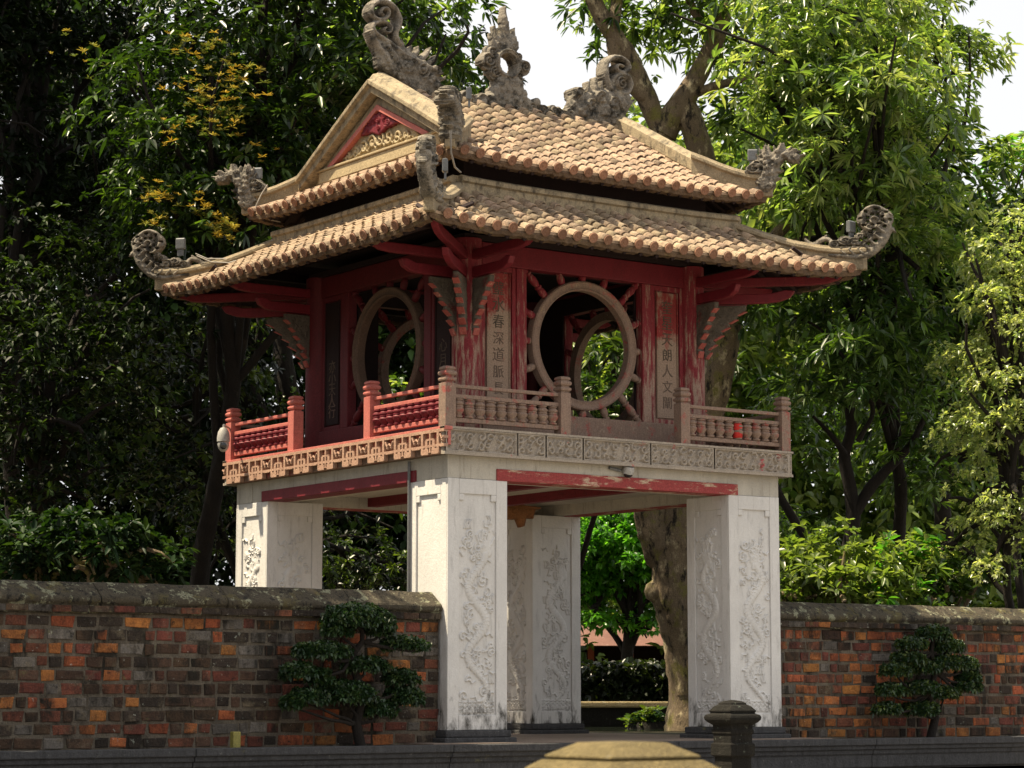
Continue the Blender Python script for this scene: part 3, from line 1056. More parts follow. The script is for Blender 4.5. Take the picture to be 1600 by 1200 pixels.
s2 = math.sqrt(.5)
for sx, sy in ((-1, -1), (1, -1), (-1, 1), (1, 1)):
    bx0, by0 = sx * (CW - .2), sy * (CW - .2)
    bracket(bx0 + sx * .18, by0, sx, 0)
    bracket(bx0, by0 + sy * .18, 0, sy)
    bracket(bx0 + sx * .14, by0 + sy * .14, sx * s2, sy * s2, 1.45)
# eave purlins resting on the brackets
for k in range(4):
    f = rot4(k)
    g = MB()
    for yy, zz in ((-3.55, 6.62), (-3.0, 6.62 + .26)):
        xa, ya = f(-3.3, yy - .06)
        xb, yb = f(3.3, yy + .06)
        g.box(min(xa, xb), max(xa, xb), min(ya, yb), max(ya, yb), zz + .18 + (.0 if k % 2 else .003), zz + .30 + (.0 if k % 2 else .003))
    obj('purlin', g, 'dark_wood', PAV)

# ---- roofs
PITCH_T, EXPO = .272, .192


class Roof:
    def __init__(s, e, z0, a, b, up, dmax, side_dmax=None, rake=None):
        s.e, s.z0, s.a, s.b, s.up, s.dmax, s.sd, s.rake = e, z0, a, b, up, dmax, side_dmax, rake

    def z(s, u, d):
        c = np.clip((np.abs(u) - (s.e - 1.3)) / 1.3, 0, 1) ** 2 * np.clip(1 - d / 1.3, 0, 1)
        return s.z0 + s.a * d + s.b * d * d + s.up * c

    def half(s, k, d):
        if s.rake and k % 2 == 0 and d > s.e - s.rake:
            return s.rake
        return s.e - d

    def depth(s, k):
        return s.dmax if (k % 2 == 0 or s.sd is None) else s.sd


LOW = Roof(3.92, 6.80, .46, .055, .10, 1.42)
UPP = Roof(2.92, 8.00, .50, .022, .08, 2.86, .62, 2.32)


def tile_mesh():
    g = MB()
    L, n = .245, 5
    r0, r1 = .078, .068
    vs, fs = [], []
    for rr, y, zz in ((r0, 0, .013), (r0 - .014, 0, .013), (r1, L, -.004)):
        for i in range(n + 1):
            a = math.pi * i / n
            vs.append((rr * math.cos(a), y, zz + rr * math.sin(a)))
    m = n + 1
    for i in range(n):
        fs.append((i, 2 * m + i, 2 * m + i + 1, i + 1))
        fs.append((i, i + 1, m + i + 1, m + i))
    g.add(vs, fs)
    me = g.mesh('roof_tile')
    me.polygons.foreach_set('use_smooth', [len(p.vertices) > 2 and abs(p.normal.y) < .7 for p in me.polygons])
    me.materials.append(MAT['rooftile'])
    return me


TILE = tile_mesh()
END = MB().lathe([(.068, 0), (.073, .006), (.073, .022), (.054, .026), (.05, .02), (.02, .02), (.012, .027)], (0, 0, 0), 14, axis=(0, -1, 0)).mesh('tile_end', 40)
END.materials.append(MAT['tile_end'])

candidates = []          # (distance, roof key, matrix)
roof_obj = {}
for key, rf in (('lower_roof', LOW), ('upper_roof', UPP)):
    bed_v, bed_f = [], []
    for k in range(4):
        f = rot4(k)
        nrow = int(rf.depth(k) / (EXPO * .89)) + 1
        for j in range(nrow):
            d0, d1 = j * rf.depth(k) / nrow, (j + 1) * rf.depth(k) / nrow
            if rf.rake and k % 2 == 0 and d0 < rf.e - rf.rake < d1:
                pass
            h0, h1 = rf.half(k, d0), rf.half(k, d1)
            ns = 24
            b = len(bed_v)
            for i in range(ns + 1):
                t = -1 + 2 * i / ns
                for d, h, dz in ((d0, h0, -.02), (d0, h0, .022), (d1, h1, 0)):
                    x, y = f(t * h, -(rf.e - d))
                    bed_v.append((x, y, float(rf.z(t * h, d)) + dz))
            for i in range(ns):
                q0, q1 = b + 3 * i, b + 3 * i + 3
                bed_f += [(q0, q1, q1 + 1, q0 + 1), (q0 + 1, q1 + 1, q1 + 2, q0 + 2)]
    m = bpy.data.meshes.new(key)
    m.from_pydata(bed_v, [], bed_f)
    ro = obj(key, m, 'tile_bed', PAV)
    roof_obj[key] = ro
    # soffit
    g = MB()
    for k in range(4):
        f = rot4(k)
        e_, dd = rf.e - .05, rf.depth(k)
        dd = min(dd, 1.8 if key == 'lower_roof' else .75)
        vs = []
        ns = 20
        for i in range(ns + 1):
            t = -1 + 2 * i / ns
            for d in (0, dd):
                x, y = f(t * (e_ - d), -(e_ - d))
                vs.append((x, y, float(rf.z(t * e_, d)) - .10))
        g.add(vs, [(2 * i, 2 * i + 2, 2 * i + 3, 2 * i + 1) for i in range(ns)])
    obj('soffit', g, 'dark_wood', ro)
    for k in range(4):
        f = rot4(k)
        # eave mortar band with uneven lower edge
        g = MB()
        nseg = 120
        vs = []
        for i in range(nseg + 1):
            t = -1 + 2 * i / nseg
            u = t * (rf.e - .02)
            zz = float(rf.z(u, 0))
            wob = random.uniform(-.012, .012)
            for dd, dz in ((-.01, .02), (-.02 + random.uniform(-.008, .008), -.05), (.0, -.10 + wob), (.12, -.11 + wob), (.12, .03)):
                x, y = f(t * (rf.e - .02 - dd), -(rf.e - .02 - dd))
                vs.append((x, y, zz + dz))
        g.add(vs, [(i * 5 + j, (i + 1) * 5 + j, (i + 1) * 5 + (j + 1) % 5, i * 5 + (j + 1) % 5) for i in range(nseg) for j in range(5)])
        obj('eave_band', g, 'eave_mortar', ro)
        # rafters under the eave
        g = MB()
        for i in range(-12, 13):
            u = i * (rf.e - .3) / 12.5
            x0, y0 = f(u, -(rf.e - .06))
            x1, y1 = f(u, -(rf.e - 1.0 if key == 'lower_roof' else rf.e - .6))
            zz0, zz1 = float(rf.z(u, .06)) - .14, float(rf.z(u, 1.0 if key == 'lower_roof' else .6)) - .14
            g.tube([(x0, y0, zz0), (x1, y1, zz1)], .035, 4)
        obj('rafters', g, 'dark_wood', ro)['kind'] = 'stuff'
        ncol = int(2 * rf.e / PITCH_T)
        for c in range(ncol):
            u = (c - (ncol - 1) / 2) * PITCH_T
            if abs(u) > rf.e - .12:
                continue
            d = 0.0
            first = True
            while True:
                if d + .1 > rf.depth(k) or abs(u) > rf.half(k, d + .12) - .05:
                    break
                z0_, z1_ = float(rf.z(u, d)), float(rf.z(u, d + .2))
                ty = Vector((0, .2, z1_ - z0_)).normalized()
                du = .05
                tx = Vector((2 * du, 0, float(rf.z(u + du, d)) - float(rf.z(u - du, d)))).normalized()
                tz = tx.cross(ty).normalized()
                tx = ty.cross(tz)
                M3 = Matrix((tx, ty, tz)).transposed()
                Rk = Matrix.Rotation(-math.pi / 2 * k, 3, 'Z')
                jit = Matrix.Rotation(random.gauss(0, .032), 3, 'Z') @ Matrix.Rotation(random.gauss(0, .02), 3, 'Y')
                x, y = f(u + random.gauss(0, .004), -(rf.e - d) - .03)
                p = Vector((x, y, z0_ + random.gauss(.0, .004)))
                Mx = Rk @ M3 @ jit
                dist = (np.array(p) - CAM_POS) @ FW
                nrm = Mx @ Vector((0, 0, 1))
                vis = -(np.array(nrm) @ (np.array(p) - CAM_POS)) / np.linalg.norm(np.array(p) - CAM_POS)
                candidates.append((-vis if k in (0, 1) else 5, key, p, Mx))
                if first:
                    if k in (0, 1):
                        obj('tile_end', END, None, ro, loc=tuple(p + Mx @ Vector((0, -.004, .012))), rot=Mx)
                    first = False
                d += EXPO * .89
candidates.sort(key=lambda c: c[0])
picked = set()
# the tiles that show largest are the nearest ones of the two front slopes; the rest are joined
scored = sorted(range(len(candidates)), key=lambda i: (candidates[i][0] > 0, -(-candidates[i][0]) / ((np.array(candidates[i][2]) - CAM_POS) @ FW)))
for i in scored[:300]:
    c = candidates[i]
    obj('roof_tile', TILE, None, roof_obj[c[1]], loc=tuple(c[2]), rot=c[3])
tv = np.array([v.co[:] for v in TILE.vertices])
tq = np.array([p.vertices[:] for p in TILE.polygons])
for key in ('lower_roof', 'upper_roof'):
    vs, qs = [], []
    for i in scored[300:]:
        c = candidates[i]
        if c[1] != key:
            continue
        M_ = np.array(c[3])
        qs.append(tq + len(vs) * len(tv))
        vs.append(tv @ M_.T + np.array(c[2]))
    m = fast_mesh('roof_tiles', np.concatenate(vs), np.concatenate(qs))
    m.polygons.foreach_set('use_smooth', [True] * len(m.polygons))
    m.set_sharp_from_angle(angle=R(50))
    obj('roof_tiles', m, 'rooftile', roof_obj[key])['kind'] = 'stuff'

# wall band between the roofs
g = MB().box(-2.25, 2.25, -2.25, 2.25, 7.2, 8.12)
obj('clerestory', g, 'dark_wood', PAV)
# top band of the lower roof
for k in range(4):
    f = rot4(k)
    e = 2.56
    g = MB()
    prof = [(-.10, -.16), (-.10, .06), (-.14, .08), (-.14, .14), (-.09, .17), (.06, .17), (.06, -.16)]
    path = []
    for t in np.linspace(-1, 1, 13):
        x, y = f(t * (e + .0), -e)
        path.append((x, y, 7.575 + .03 * t ** 4))
    sx_, sy_ = f(0, 1)
    g.sweep(prof, path, (sx_, sy_, 0))
    obj('top_band', g, 'cream', roof_obj['lower_roof'])

HIP = [(-.07, -.22), (-.07, .02), (-.115, .04), (-.115, .095), (-.075, .115), (-.05, .15), (.05, .15), (.075, .115), (.115, .095), (.115, .04), (.07, .02), (.07, -.22)]
low_hip = [(2.45, 7.60), (2.7, 7.46), (2.95, 7.33), (3.2, 7.215), (3.45, 7.14), (3.65, 7.10), (3.82, 7.09), (3.98, 7.10)]
upp_hip = [(2.10, 8.66), (2.25, 8.57), (2.42, 8.46), (2.58, 8.37), (2.72, 8.31), (2.86, 8.28), (2.98, 8.28)]
DIAG = ((-1, -1), (1, -1), (-1, 1), (1, 1))
for sx, sy in DIAG:
    g = MB().sweep(HIP, [(sx * t, sy * t, z) for t, z in low_hip], (-sx * s2, sy * s2, 0))
    obj('hip_ridge', g, 'ridge_stone', roof_obj['lower_roof'], bevel=.01)
    g = MB().sweep(HIP, [(sx * t, sy * t, z) for t, z in upp_hip], (-sx * s2, sy * s2, 0))
    obj('hip_ridge', g, 'ridge_stone', roof_obj['upper_roof'], bevel=.01)

# corner ornaments, drawn once in the plane of the hip (t along the diagonal, z up)
def px_diag(pts, ox, oy, sc, sx=1, sy=-1):
    out = []
    for x, y in pts:
        p = on_diag(ox + x / sc, oy + y / sc, sx, sy)
        out.append((p[0] * sx, p[2]))
    return out


def dpt(x, y):
    return px_diag([(x, y)], 1160, 200, 5)[0]


k1 = 1 / 5 / 70.0            # crop pixel -> t
vol = Relief(3.15, 4.5, 6.9, 7.95, .0085)
W = lambda v: v * .0021
vol.stroke(px_diag([(690, 1000), (820, 1012), (930, 1012), (1010, 970), (1080, 905), (1125, 830), (1143, 745), (1118, 662), (1050, 615), (978, 628), (930, 690), (932, 765), (985, 808),
                    (1045, 790), (1075, 735), (1035, 692), (995, 718), (1010, 745)], 1160, 200, 5), [.035, .05, .06, .058, .045, .036, .033, .03, .026, .022, .02, .016], .11)
vol.stroke(px_diag([(1120, 830), (1165, 790), (1198, 815)], 1160, 200, 5), [.05, .035, .008], .06)
cc = dpt(1037, 716)
vol.disc(cc[0], cc[1], .20, .006, .022)
for i in range(8):
    a_ = i * .785 + .3
    vol.curl(cc[0] + .135 * math.cos(a_), cc[1] + .135 * math.sin(a_), .055, .085, a_)
for x, y, r_, a0 in ((1010, 855, .075, 0), (875, 905, .10, 1), (945, 905, .085, 2), (1065, 850, .065, 3), (985, 955, .075, 1), (1092, 700, .04, 0), (958, 700, .04, 2), (800, 885, .08, 3), (830, 960, .07, 2), (905, 965, .06, 0),
                     (1030, 925, .06, 2), (720, 915, .07, 1), (1040, 655, .038, 1), (960, 815, .05, 4), (1060, 775, .04, 2), (770, 960, .06, 5), (1085, 795, .045, 1), (915, 850, .06, 3), (1030, 800, .045, 3)):
    c = dpt(x, y)
    vol.curl(c[0], c[1], r_, .085, a0)
for i in range(9):                        # leaf ridges up the stem
    q = [(940, 985), (990, 955), (1035, 915), (1072, 870), (1100, 820), (1118, 770), (1116, 715), (870, 990), (800, 992)][i]
    c = dpt(*q)
    vol.stroke([c, (c[0] - .05, c[1] + .07), (c[0] - .03, c[1] + .11)], [.028, .02, .006], .13)
vol.stroke(px_diag([(490, 870), (530, 915), (580, 905), (640, 865), (690, 880), (700, 930)], 1160, 200, 5), [.012, .035, .03, .04, .03, .025], .06)
vol.stroke(px_diag([(640, 865), (660, 840)], 1160, 200, 5), [.035, .01], .05)
vol.stroke(px_diag([(560, 960), (640, 940), (720, 975)], 1160, 200, 5), [.02, .04, .03], .06)

for i in range(8):
    a_ = i * .785 + .69
    vol.hole(cc[0] + .155 * math.cos(a_), cc[1] + .155 * math.sin(a_), .020)
    vol.hole(cc[0] + .085 * math.cos(a_ - .3), cc[1] + .085 * math.sin(a_ - .3), .016)
for x, y in ((905, 930), (840, 930), (770, 925), (985, 905), (1040, 880), (960, 860), (1000, 815), (750, 955), (925, 880)):
    c = dpt(x, y)
    vol.hole(c[0], c[1], .022)
drg = Relief(2.45, 3.55, 7.95, 9.05, .011)
drg.poly(px_diag([(100, 470), (125, 380), (150, 300), (140, 200), (180, 115), (215, 175), (240, 195), (275, 150), (325, 108), (345, 165), (372, 190), (430, 160), (442, 205),
                  (508, 208), (440, 240), (400, 285), (360, 265), (340, 235), (310, 265), (290, 330), (272, 410), (225, 475), (150, 520)], 1160, 200, 5), .12, .12)
for x, y, r_ in ((95, 330, .10), (110, 290, .07), (180, 440, .12), (395, 235, .08)):
    c = dpt(x, y)
    drg.curl(c[0], c[1], r_, .14, x)
for pts in ([(170, 480), (190, 380), (200, 290), (180, 150)], [(220, 460), (240, 360), (255, 260), (310, 130)], [(250, 300), (310, 220), (430, 175)], [(150, 430), (165, 350)]):
    drg.stroke(px_diag(pts, 1160, 200, 5), [.035, .03, .01], .145)

for a, b in (((140, 260), (105, 200)), ((150, 220), (128, 150)), ((215, 210), (205, 130)), ((265, 200), (245, 140)), ((290, 170), (300, 110)), ((350, 190), (385, 145)), ((400, 200), (470, 180)), ((400, 260), (450, 275)), ((290, 340), (330, 330)), ((270, 400), (312, 392))):
    drg.stroke(px_diag([a, b], 1160, 200, 5), [.035, .006], .07)
drg.scales(2.5, 3.3, 8.0, 8.75, .06, .02, .07)
for sx, sy in DIAG:
    def fn(u, v, w_, sx=sx, sy=sy):
        return np.stack([sx * u - sx * s2 * w_, sy * u + sy * s2 * w_, v], 1)
    obj('corner_volute', vol.mapped(fn, 'corner_volute', minh=.045, rough=.010), 'grey_carving', roof_obj['lower_roof'])
    obj('corner_dragon', drg.mapped(fn, 'corner_dragon', minh=.05, rough=.010), 'grey_carving', roof_obj['upper_roof'])

# ---- gables
RK = 2.24
RAKE = [(-.20, -.13), (-.20, -.02), (-.26, .0), (-.26, .07), (-.20, .10), (-.16, .17), (-.10, .185), (-.06, .22), (.04, .22), (.08, .18), (.13, .16), (.13, -.02), (.09, -.06), (.09, -.13)]
for sg in (-1, 1):
    for sy in (-1, 1):
        path = [(sg * RK, sy * t, 9.655 - .512 * t - .012 * t * t + (.04 * max(0, t - 1.7) ** 1.5)) for t in np.linspace(0, 2.16, 12)]
        g = MB().sweep([(-a, b) for a, b in RAKE], path, (sg, 0, 0))
        obj('rake_ridge', g, 'cream', roof_obj['upper_roof'], bevel=.01)
    xg = sg * 2.23
    ap = 9.50

    def gf(a, b, w_, xg=xg, sg=sg):
        return (xg + sg * w_, a, b)
    g = MB().prism([(-1.95, 8.35), (1.95, 8.35), (1.95, 8.56), (0, ap), (-1.95, 8.56)], gf, -.06, 0)
    gab = obj('gable', g, 'gable_cream', roof_obj['upper_roof'])
    g = MB().prism([(-1.72, 8.42), (1.72, 8.42), (1.72, 8.60), (-1.72, 8.60)], gf, .003, .09)
    g.prism([(-1.76, 8.602), (1.76, 8.602), (1.70, 8.64), (-1.70, 8.64)], gf, .004, .115)
    obj('gable_base', g, 'gable_cream', gab, bevel=.01)
    for sy in (-1, 1):
        g = MB().prism([(sy * 1.62, 8.645), (sy * 1.46, 8.645), (0, 9.36), (0, 9.47)], gf, .002, .075)
        obj('gable_trim', g, 'cream', gab)
        g = MB().prism([(sy * 1.455, 8.645), (sy * 1.28, 8.645), (0, 9.27), (0, 9.355)], gf, .003, .10)
        obj('gable_trim', g, 'sunlit_red', gab)
    r = Relief(-1.3, 1.3, 8.6, 9.3, .012)
    rr = np.random.default_rng(9)
    for i in range(30):
        u = rr.uniform(-.6, .6)
        v = rr.uniform(8.98, 9.25)
        if v < 9.26 - abs(u) * .5 and v > 8.99 + abs(u) * .12:
            r.curl(u, v, rr.uniform(.05, .09), .07, rr.uniform(0, 6))
    r.poly([(-.58, 8.97), (-.2, 8.95), (0, 8.88), (.2, 8.95), (.58, 8.97), (0, 9.26)], .045, .03)

    def fn(u, v, w_, xg=xg, sg=sg):
        return np.stack([xg + sg * (.02 + w_), u, v], 1)
    obj('gable_carving', r.mapped(fn, 'gable_carving', minh=.03), 'red_paint', gab)
    r = Relief(-1.4, 1.4, 8.62, 9.1, .013)
    for c in np.linspace(-.95, .95, 9):
        r.stroke(spiral(c, 8.76 + .05 * math.cos(3 * c) + .04 * (1 - abs(c)), .12 * (1.1 - .5 * abs(c)), .02, 1.2, 2 * c, sgn=1 if c > 0 else -1), [.03, .022], .035)
        r.stroke([(c - .12, 8.70), (c, 8.84 - .12 * abs(c)), (c + .12, 8.72)], .02, .03)

    def fn2(u, v, w_, xg=xg, sg=sg):
        return np.stack([xg + sg * (.008 + w_), u, v], 1)
    obj('gable_carving', r.mapped(fn2, 'gable_carving', minh=.01), 'gable_cream', gab)

# ---- main ridge with dragons and the moon finial
g = MB().box(-2.2, 2.2, -.17, .17, 9.30, 9.535)
g.box(-2.2, 2.2, -.20, .20, 9.536, 9.565)
ridge = obj('main_ridge', g, 'ridge_stone', PAV, bevel=.012)


def rp(pts, ox, oy, sc):
    return [(p[0], p[2]) for p in (on_y(ox + x / sc, oy + y / sc, 0) for x, y in pts)]


def fny(u, v, w_):
    return np.stack([u, -w_, v], 1)


r = Relief(-1.75, 1.75, 9.5, 9.95, .012)
rr = np.random.default_rng(2)
x = -1.7
while x < 1.7:
    h_ = .085 + .05 * abs(math.sin(x * 2.1))
    r.curl(x, 9.60 + rr.uniform(0, .06) + h_ * .3, rr.uniform(.09, .135), .14, rr.uniform(0, 6), sgn=rr.choice([-1, 1]))
    r.curl(x + .06, 9.58, rr.uniform(.08, .11), .16, rr.uniform(0, 6), sgn=rr.choice([-1, 1]))
    x += .105
obj('ridge_clouds', r.mapped(fny, 'ridge_clouds', minh=.09, rough=.010), 'grey_carving', ridge)

d = Relief(-2.7, -.6, 9.35, 11.1, .012)
c1 = lambda P: rp(P, 560, 0, 8)
d.poly(c1([(210, 850), (195, 700), (150, 500), (300, 470), (440, 620), (500, 550), (570, 600), (700, 700), (850, 810), (970, 870), (985, 980), (1010, 1080), (1010, 1300), (880, 1320), (700, 1200), (450, 1000), (300, 900)]), .12, .13)
d.stroke(c1([(480, 570), (430, 500), (425, 430), (460, 350), (482, 270), (462, 190), (420, 120), (350, 55), (260, 25), (180, 38), (125, 90), (112, 160), (140, 225), (200, 265), (270, 262),
             (328, 230), (348, 180), (328, 130), (280, 115), (238, 140), (232, 188), (262, 210)]), [.055, .055, .055, .05, .045, .04, .032, .026], .15)
d.stroke(c1([(440, 640), (380, 570), (300, 520), (220, 470), (160, 420), (130, 360), (150, 312), (220, 285), (300, 290), (352, 330), (366, 390), (340, 430), (290, 420), (270, 382), (300, 365)]),
         [.06, .05, .045, .04, .03, .025], .15)
d.stroke(c1([(420, 880), (330, 770), (240, 640), (165, 510), (120, 400)]), [.09, .08, .06, .03], .15)
d.stroke(c1([(520, 900), (440, 780), (370, 660), (300, 550)]), [.06, .05, .03], .17)
d.stroke(c1([(440, 620), (520, 700), (640, 760), (760, 810), (870, 880)]), [.05, .045, .04], .16)
for a, b, w0 in (((520, 600), (500, 500), .05), ((590, 650), (640, 575), .05), ((680, 700), (722, 585), .05), ((740, 770), (885, 590), .06), ((840, 810), (935, 700), .05), ((460, 560), (530, 590), .04),
                 ((1000, 1000), (1060, 960), .04)):
    m_ = ((a[0] + b[0]) / 2 + 14, (a[1] + b[1]) / 2 + 10)
    d.stroke(c1([a, m_, b]), [w0, w0 * .8, .01], .09)
for x, y, r_ in ((740, 900, .14), (560, 880, .12), (920, 900, .09), (860, 1000, .07), (960, 1120, .09), (620, 800, .07)):
    c = c1([(x, y)])[0]
    d.curl(c[0], c[1], r_, .19, x * .1)
d.scales(-2.2, -.8, 9.45, 10.25, .075, .02, .09)
obj('ridge_dragon', d.mapped(fny, 'ridge_dragon', minh=.06, rough=.010), 'grey_carving', ridge)

d = Relief(1.0, 2.95, 9.3, 11.0, .012)
c3 = lambda P: rp(P, 720, 0, 5.714)
d.poly(c3([(930, 1050), (950, 940), (960, 880), (1010, 800), (1090, 830), (1180, 800), (1300, 790), (1400, 790), (1485, 815), (1505, 900), (1475, 1000), (1440, 1060), (1430, 1190), (1300, 1190), (1100, 1120)]), .13, .13)
d.stroke(c3([(1310, 800), (1270, 700), (1258, 620), (1280, 550), (1330, 518), (1400, 522), (1455, 560), (1475, 615), (1445, 655), (1385, 660), (1345, 620), (1370, 585), (1415, 605)]),
         [.06, .055, .05, .045, .035, .025], .15)
d.stroke(c3([(1340, 820), (1318, 745), (1345, 690), (1410, 668), (1475, 700), (1497, 775), (1470, 840), (1410, 850)]), [.06, .05, .045, .04], .15)
for x, y, r_ in ((1390, 760, .13), (1200, 885, .12), (1010, 840, .10), (1320, 930, .12), (1120, 950, .13), (1240, 1010, .12), (1400, 940, .10), (1050, 1000, .10), (1340, 1060, .12), (1160, 1060, .10)):
    c = c3([(x, y)])[0]
    d.curl(c[0], c[1], r_, .19, x * .1)
for a, b, w0 in (((1130, 820), (1112, 735), .05), ((1190, 800), (1180, 690), .06), ((1235, 800), (1232, 720), .05), ((1290, 790), (1270, 725), .05), ((1420, 1020), (1532, 890), .07), ((1450, 930), (1500, 870), .05),
                 ((1010, 830), (1000, 785), .05), ((1060, 830), (1100, 790), .05)):
    d.stroke(c3([a, b]), [w0, .008], .10)
d.scales(1.2, 2.5, 9.4, 10.1, .075, .02, .10)
obj('ridge_dragon', d.mapped(fny, 'ridge_dragon', minh=.06, rough=.010), 'grey_carving', ridge)

d = Relief(-1.2, 1.3, 9.4, 11.3, .011)
mc = c3([(385, 582)])[0]
d.poly(c3([(150, 960), (170, 870), (270, 790), (330, 720), (300, 660), (460, 660), (490, 720), (510, 800), (580, 880), (600, 1000)]), .12, .1)
d.poly(c3([(310, 480), (260, 400), (290, 330), (350, 300), (420, 300), (480, 330), (500, 420), (480, 500), (385, 470)]), .10, .08)
d.stroke(c3([(385, 440), (390, 300), (372, 170), (374, 70)]), [.11, .09, .07, .02], .10)
for a, b, w0 in (((310, 420), (282, 235), .06), ((340, 330), (330, 250), .05), ((445, 400), (462, 255), .06), ((400, 330), (405, 200), .05), ((280, 430), (258, 300), .045), ((480, 430), (492, 380), .04)):
    d.stroke(c3([a, b]), [w0, w0 * .6, .012], .08)
for x, y, r_ in ((225, 548, .15), (285, 655, .12), (545, 610, .13), (498, 690, .09), (320, 420, .10), (255, 470, .12), (440, 430, .09), (490, 520, .09), (340, 715, .10), (430, 720, .10)):
    c = c3([(x, y)])[0]
    d.curl(c[0], c[1], r_, .13, x * .1, sgn=-1)
for j in range(6):
    for i in range(-3, 4):
        x, y = 390 + i * (34 + 9 * j) + (17 if j % 2 else 0), 735 + j * 38
        if abs(i) * (34 + 9 * j) < 70 + j * 34:
            c = c3([(x, y)])[0]
            d.disc(c[0], c[1], .075, .05, .10)
d.disc(mc[0], mc[1], .245, .02, .13)
d.stroke(spiral(mc[0], mc[1], .215, .215, 1, 0, 40), .03, .17)
d.hole(mc[0], mc[1], .165)
obj('moon_finial', d.mapped(fny, 'moon_finial', minh=.05, rough=.010), 'grey_carving', ridge)

# ================================================================== WALLS
BRICKS = ['brick_orange', 'brick_red', 'brick_brown', 'brick_grey', 'brick_dark']


def brick_mesh(mname, seed):
    rr = random.Random(seed)
    g = MB()
    n = []
    for z in (-.5, .5):
        for x, y in ((-.5, -.5), (.5, -.5), (.5, .5), (-.5, .5)):
            n.append((x, y, z))
    g.add(n, [(3, 2, 1, 0), (4, 5, 6, 7), (0, 1, 5, 4), (1, 2, 6, 5), (2, 3, 7, 6), (3, 0, 4, 7)])
    import bmesh
    me = g.mesh('brick')
    bm = bmesh.new()
    bm.from_mesh(me)
    bmesh.ops.bevel(bm, geom=[e for e in bm.edges if all(v.co.y < 0 for v in e.verts)], offset=.11, segments=1, affect='EDGES')
    for v in bm.verts:
        v.co.x += rr.uniform(-.045, .045)
        v.co.z += rr.uniform(-.09, .09)
        v.co.y += rr.uniform(-.10, .10)
    bm.to_mesh(me)
    bm.free()
    me.materials.append(MAT[mname])
    return me


BM = {m: [brick_mesh(m, i) for i in range(3)] for m in BRICKS}
YW = -2.80


def wall(label, x0, x1, weights, name='brick_wall', z0=-.2, cop_sun=None):
    W_ = thing(name, label, 'wall', (x0, YW, z0))
    g = MB().box(x0, x1, YW + .02, YW + .52, z0, 1.50)
    obj('wall_core', g, 'mortar', W_)
    cz, zz = (1.47 + .0 - z0) / 10.0, z0
    rr = random.Random(x0)
    for j in range(10):
        zc = z0 + (j + .5) * .1665
        x = x0 - rr.uniform(0, .2)
        while x < x1:
            w_ = rr.choice((.16, .20, .25, .30, .35, .39))
            a, b = max(x, x0 + .005), min(x + w_ - rr.uniform(.028, .05), x1 - .005)
            if b - a > .05:
                u = 1 - j / 11
                ws = weights(j, (a + b) / 2)
                mname = rr.choices(BRICKS, ws)[0]
                o = obj('brick', rr.choice(BM[mname]), None, W_, loc=((a + b) / 2, YW + .028 + rr.uniform(-.006, .008), zc + rr.uniform(-.005, .005)))
                o.scale = (b - a, .05, .130 + rr.uniform(-.02, .008))
                o.rotation_euler = (0, rr.gauss(0, .012), rr.gauss(0, .01))
            x += w_
    # coping in lengths, over a course of projecting bricks
    x = x0
    i = 0
    while x < x1 - .01:
        b = min(x1, x + rr.uniform(1.3, 1.9))
        if x1 - b < .5:
            b = x1
        pf = [(-.06, 1.485), (-.075, 1.49), (-.075, 1.595), (-.10, 1.605), (-.12, 1.63), (-.12, 1.675), (-.10, 1.70), (.02, 1.79), (.15, 1.88), (.36, 1.88), (.5, 1.8), (.62, 1.66), (.6, 1.60), (.56, 1.485)]
        n = 9
        g = MB()
        path = [(xx, YW + .02, rr.uniform(-.008, .008)) for xx in np.linspace(x + .003, b - .003, n)]
        g.sweep([(a_ + rr.uniform(-.006, .006), z_) for a_, z_ in pf], path, (0, 1, 0))
        obj('coping_stone', g, 'coping_sun' if cop_sun and cop_sun(x, b) else 'coping', W_, bevel=.02)
        x = b
        i += 1
    x = x0
    while x < x1 - .06:
        w_ = rr.uniform(.22, .34)
        b = min(x + w_, x1)
        m_ = rr.choices(BRICKS, (.15, .15, .2, .1, .4))[0]
        o = obj('brick', rr.choice(BM[m_]), None, W_, loc=((x + b) / 2, YW - .052, 1.537))
        o.scale = (b - x - .012, .045, .082)
        x = b
    return W_


def wl(j, x):
    t = max(0, (x + 10) / 7)
    if j > 6:
        return (.26 + .1 * t, .22, .18, .22 + .1 * t, .12)
    return (.13 + .12 * t, .20, .34, .13, .20)


def wr(j, x):
    return (.46, .28, .12, .10, .06 + (.12 if j < 4 else 0))


WL = wall('weathered brick garden wall with lichen on its coping, left of the pavilion', -11.2, -A - .012, wl)
WR = wall('orange brick garden wall with black damp streaks, right of the pavilion', A + .012, 10.5, wr)

# ================================================================== LOW STONE POSTS, SMALL THINGS
pp = at(1145, 1150, 30.6)
px_, py_ = float(pp[0]), float(pp[1])
sq = lambda prof, c: MB().lathe(prof, c, square=True)
ang = .0
P1 = thing('stone_post', 'dark mossy stone post with a bulging cap, in front of the right pillar', 'post', (px_, py_, -1.1))
obj('shaft', sq([(.165, -1.1), (.165, -.30), (.20, -.28), (.20, -.14), (.175, -.12), (.175, -.02), (.19, -.005), (.19, .04), (.18, .05), (.18, .10), (.21, .115)], (px_, py_, 0)), 'shaded_mossy_stone', P1, bevel=.015)
obj('cap', sq([(.20, .116), (.225, .13), (.255, .165), (.26, .195), (.25, .225), (.215, .24), (.20, .25), (.21, .265), (.215, .28), (.17, .335), (.125, .36), (.13, .372), (.085, .40), (.015, .415)], (px_, py_, 0)), 'shaded_mossy_stone', P1, bevel=.012)
pf = at(972, 1190, 9.4)
P2 = thing('stone_post', 'sunlit ochre pyramid cap of a stone post at the bottom edge of the photo', 'post', (pf[0], pf[1], -1.1))
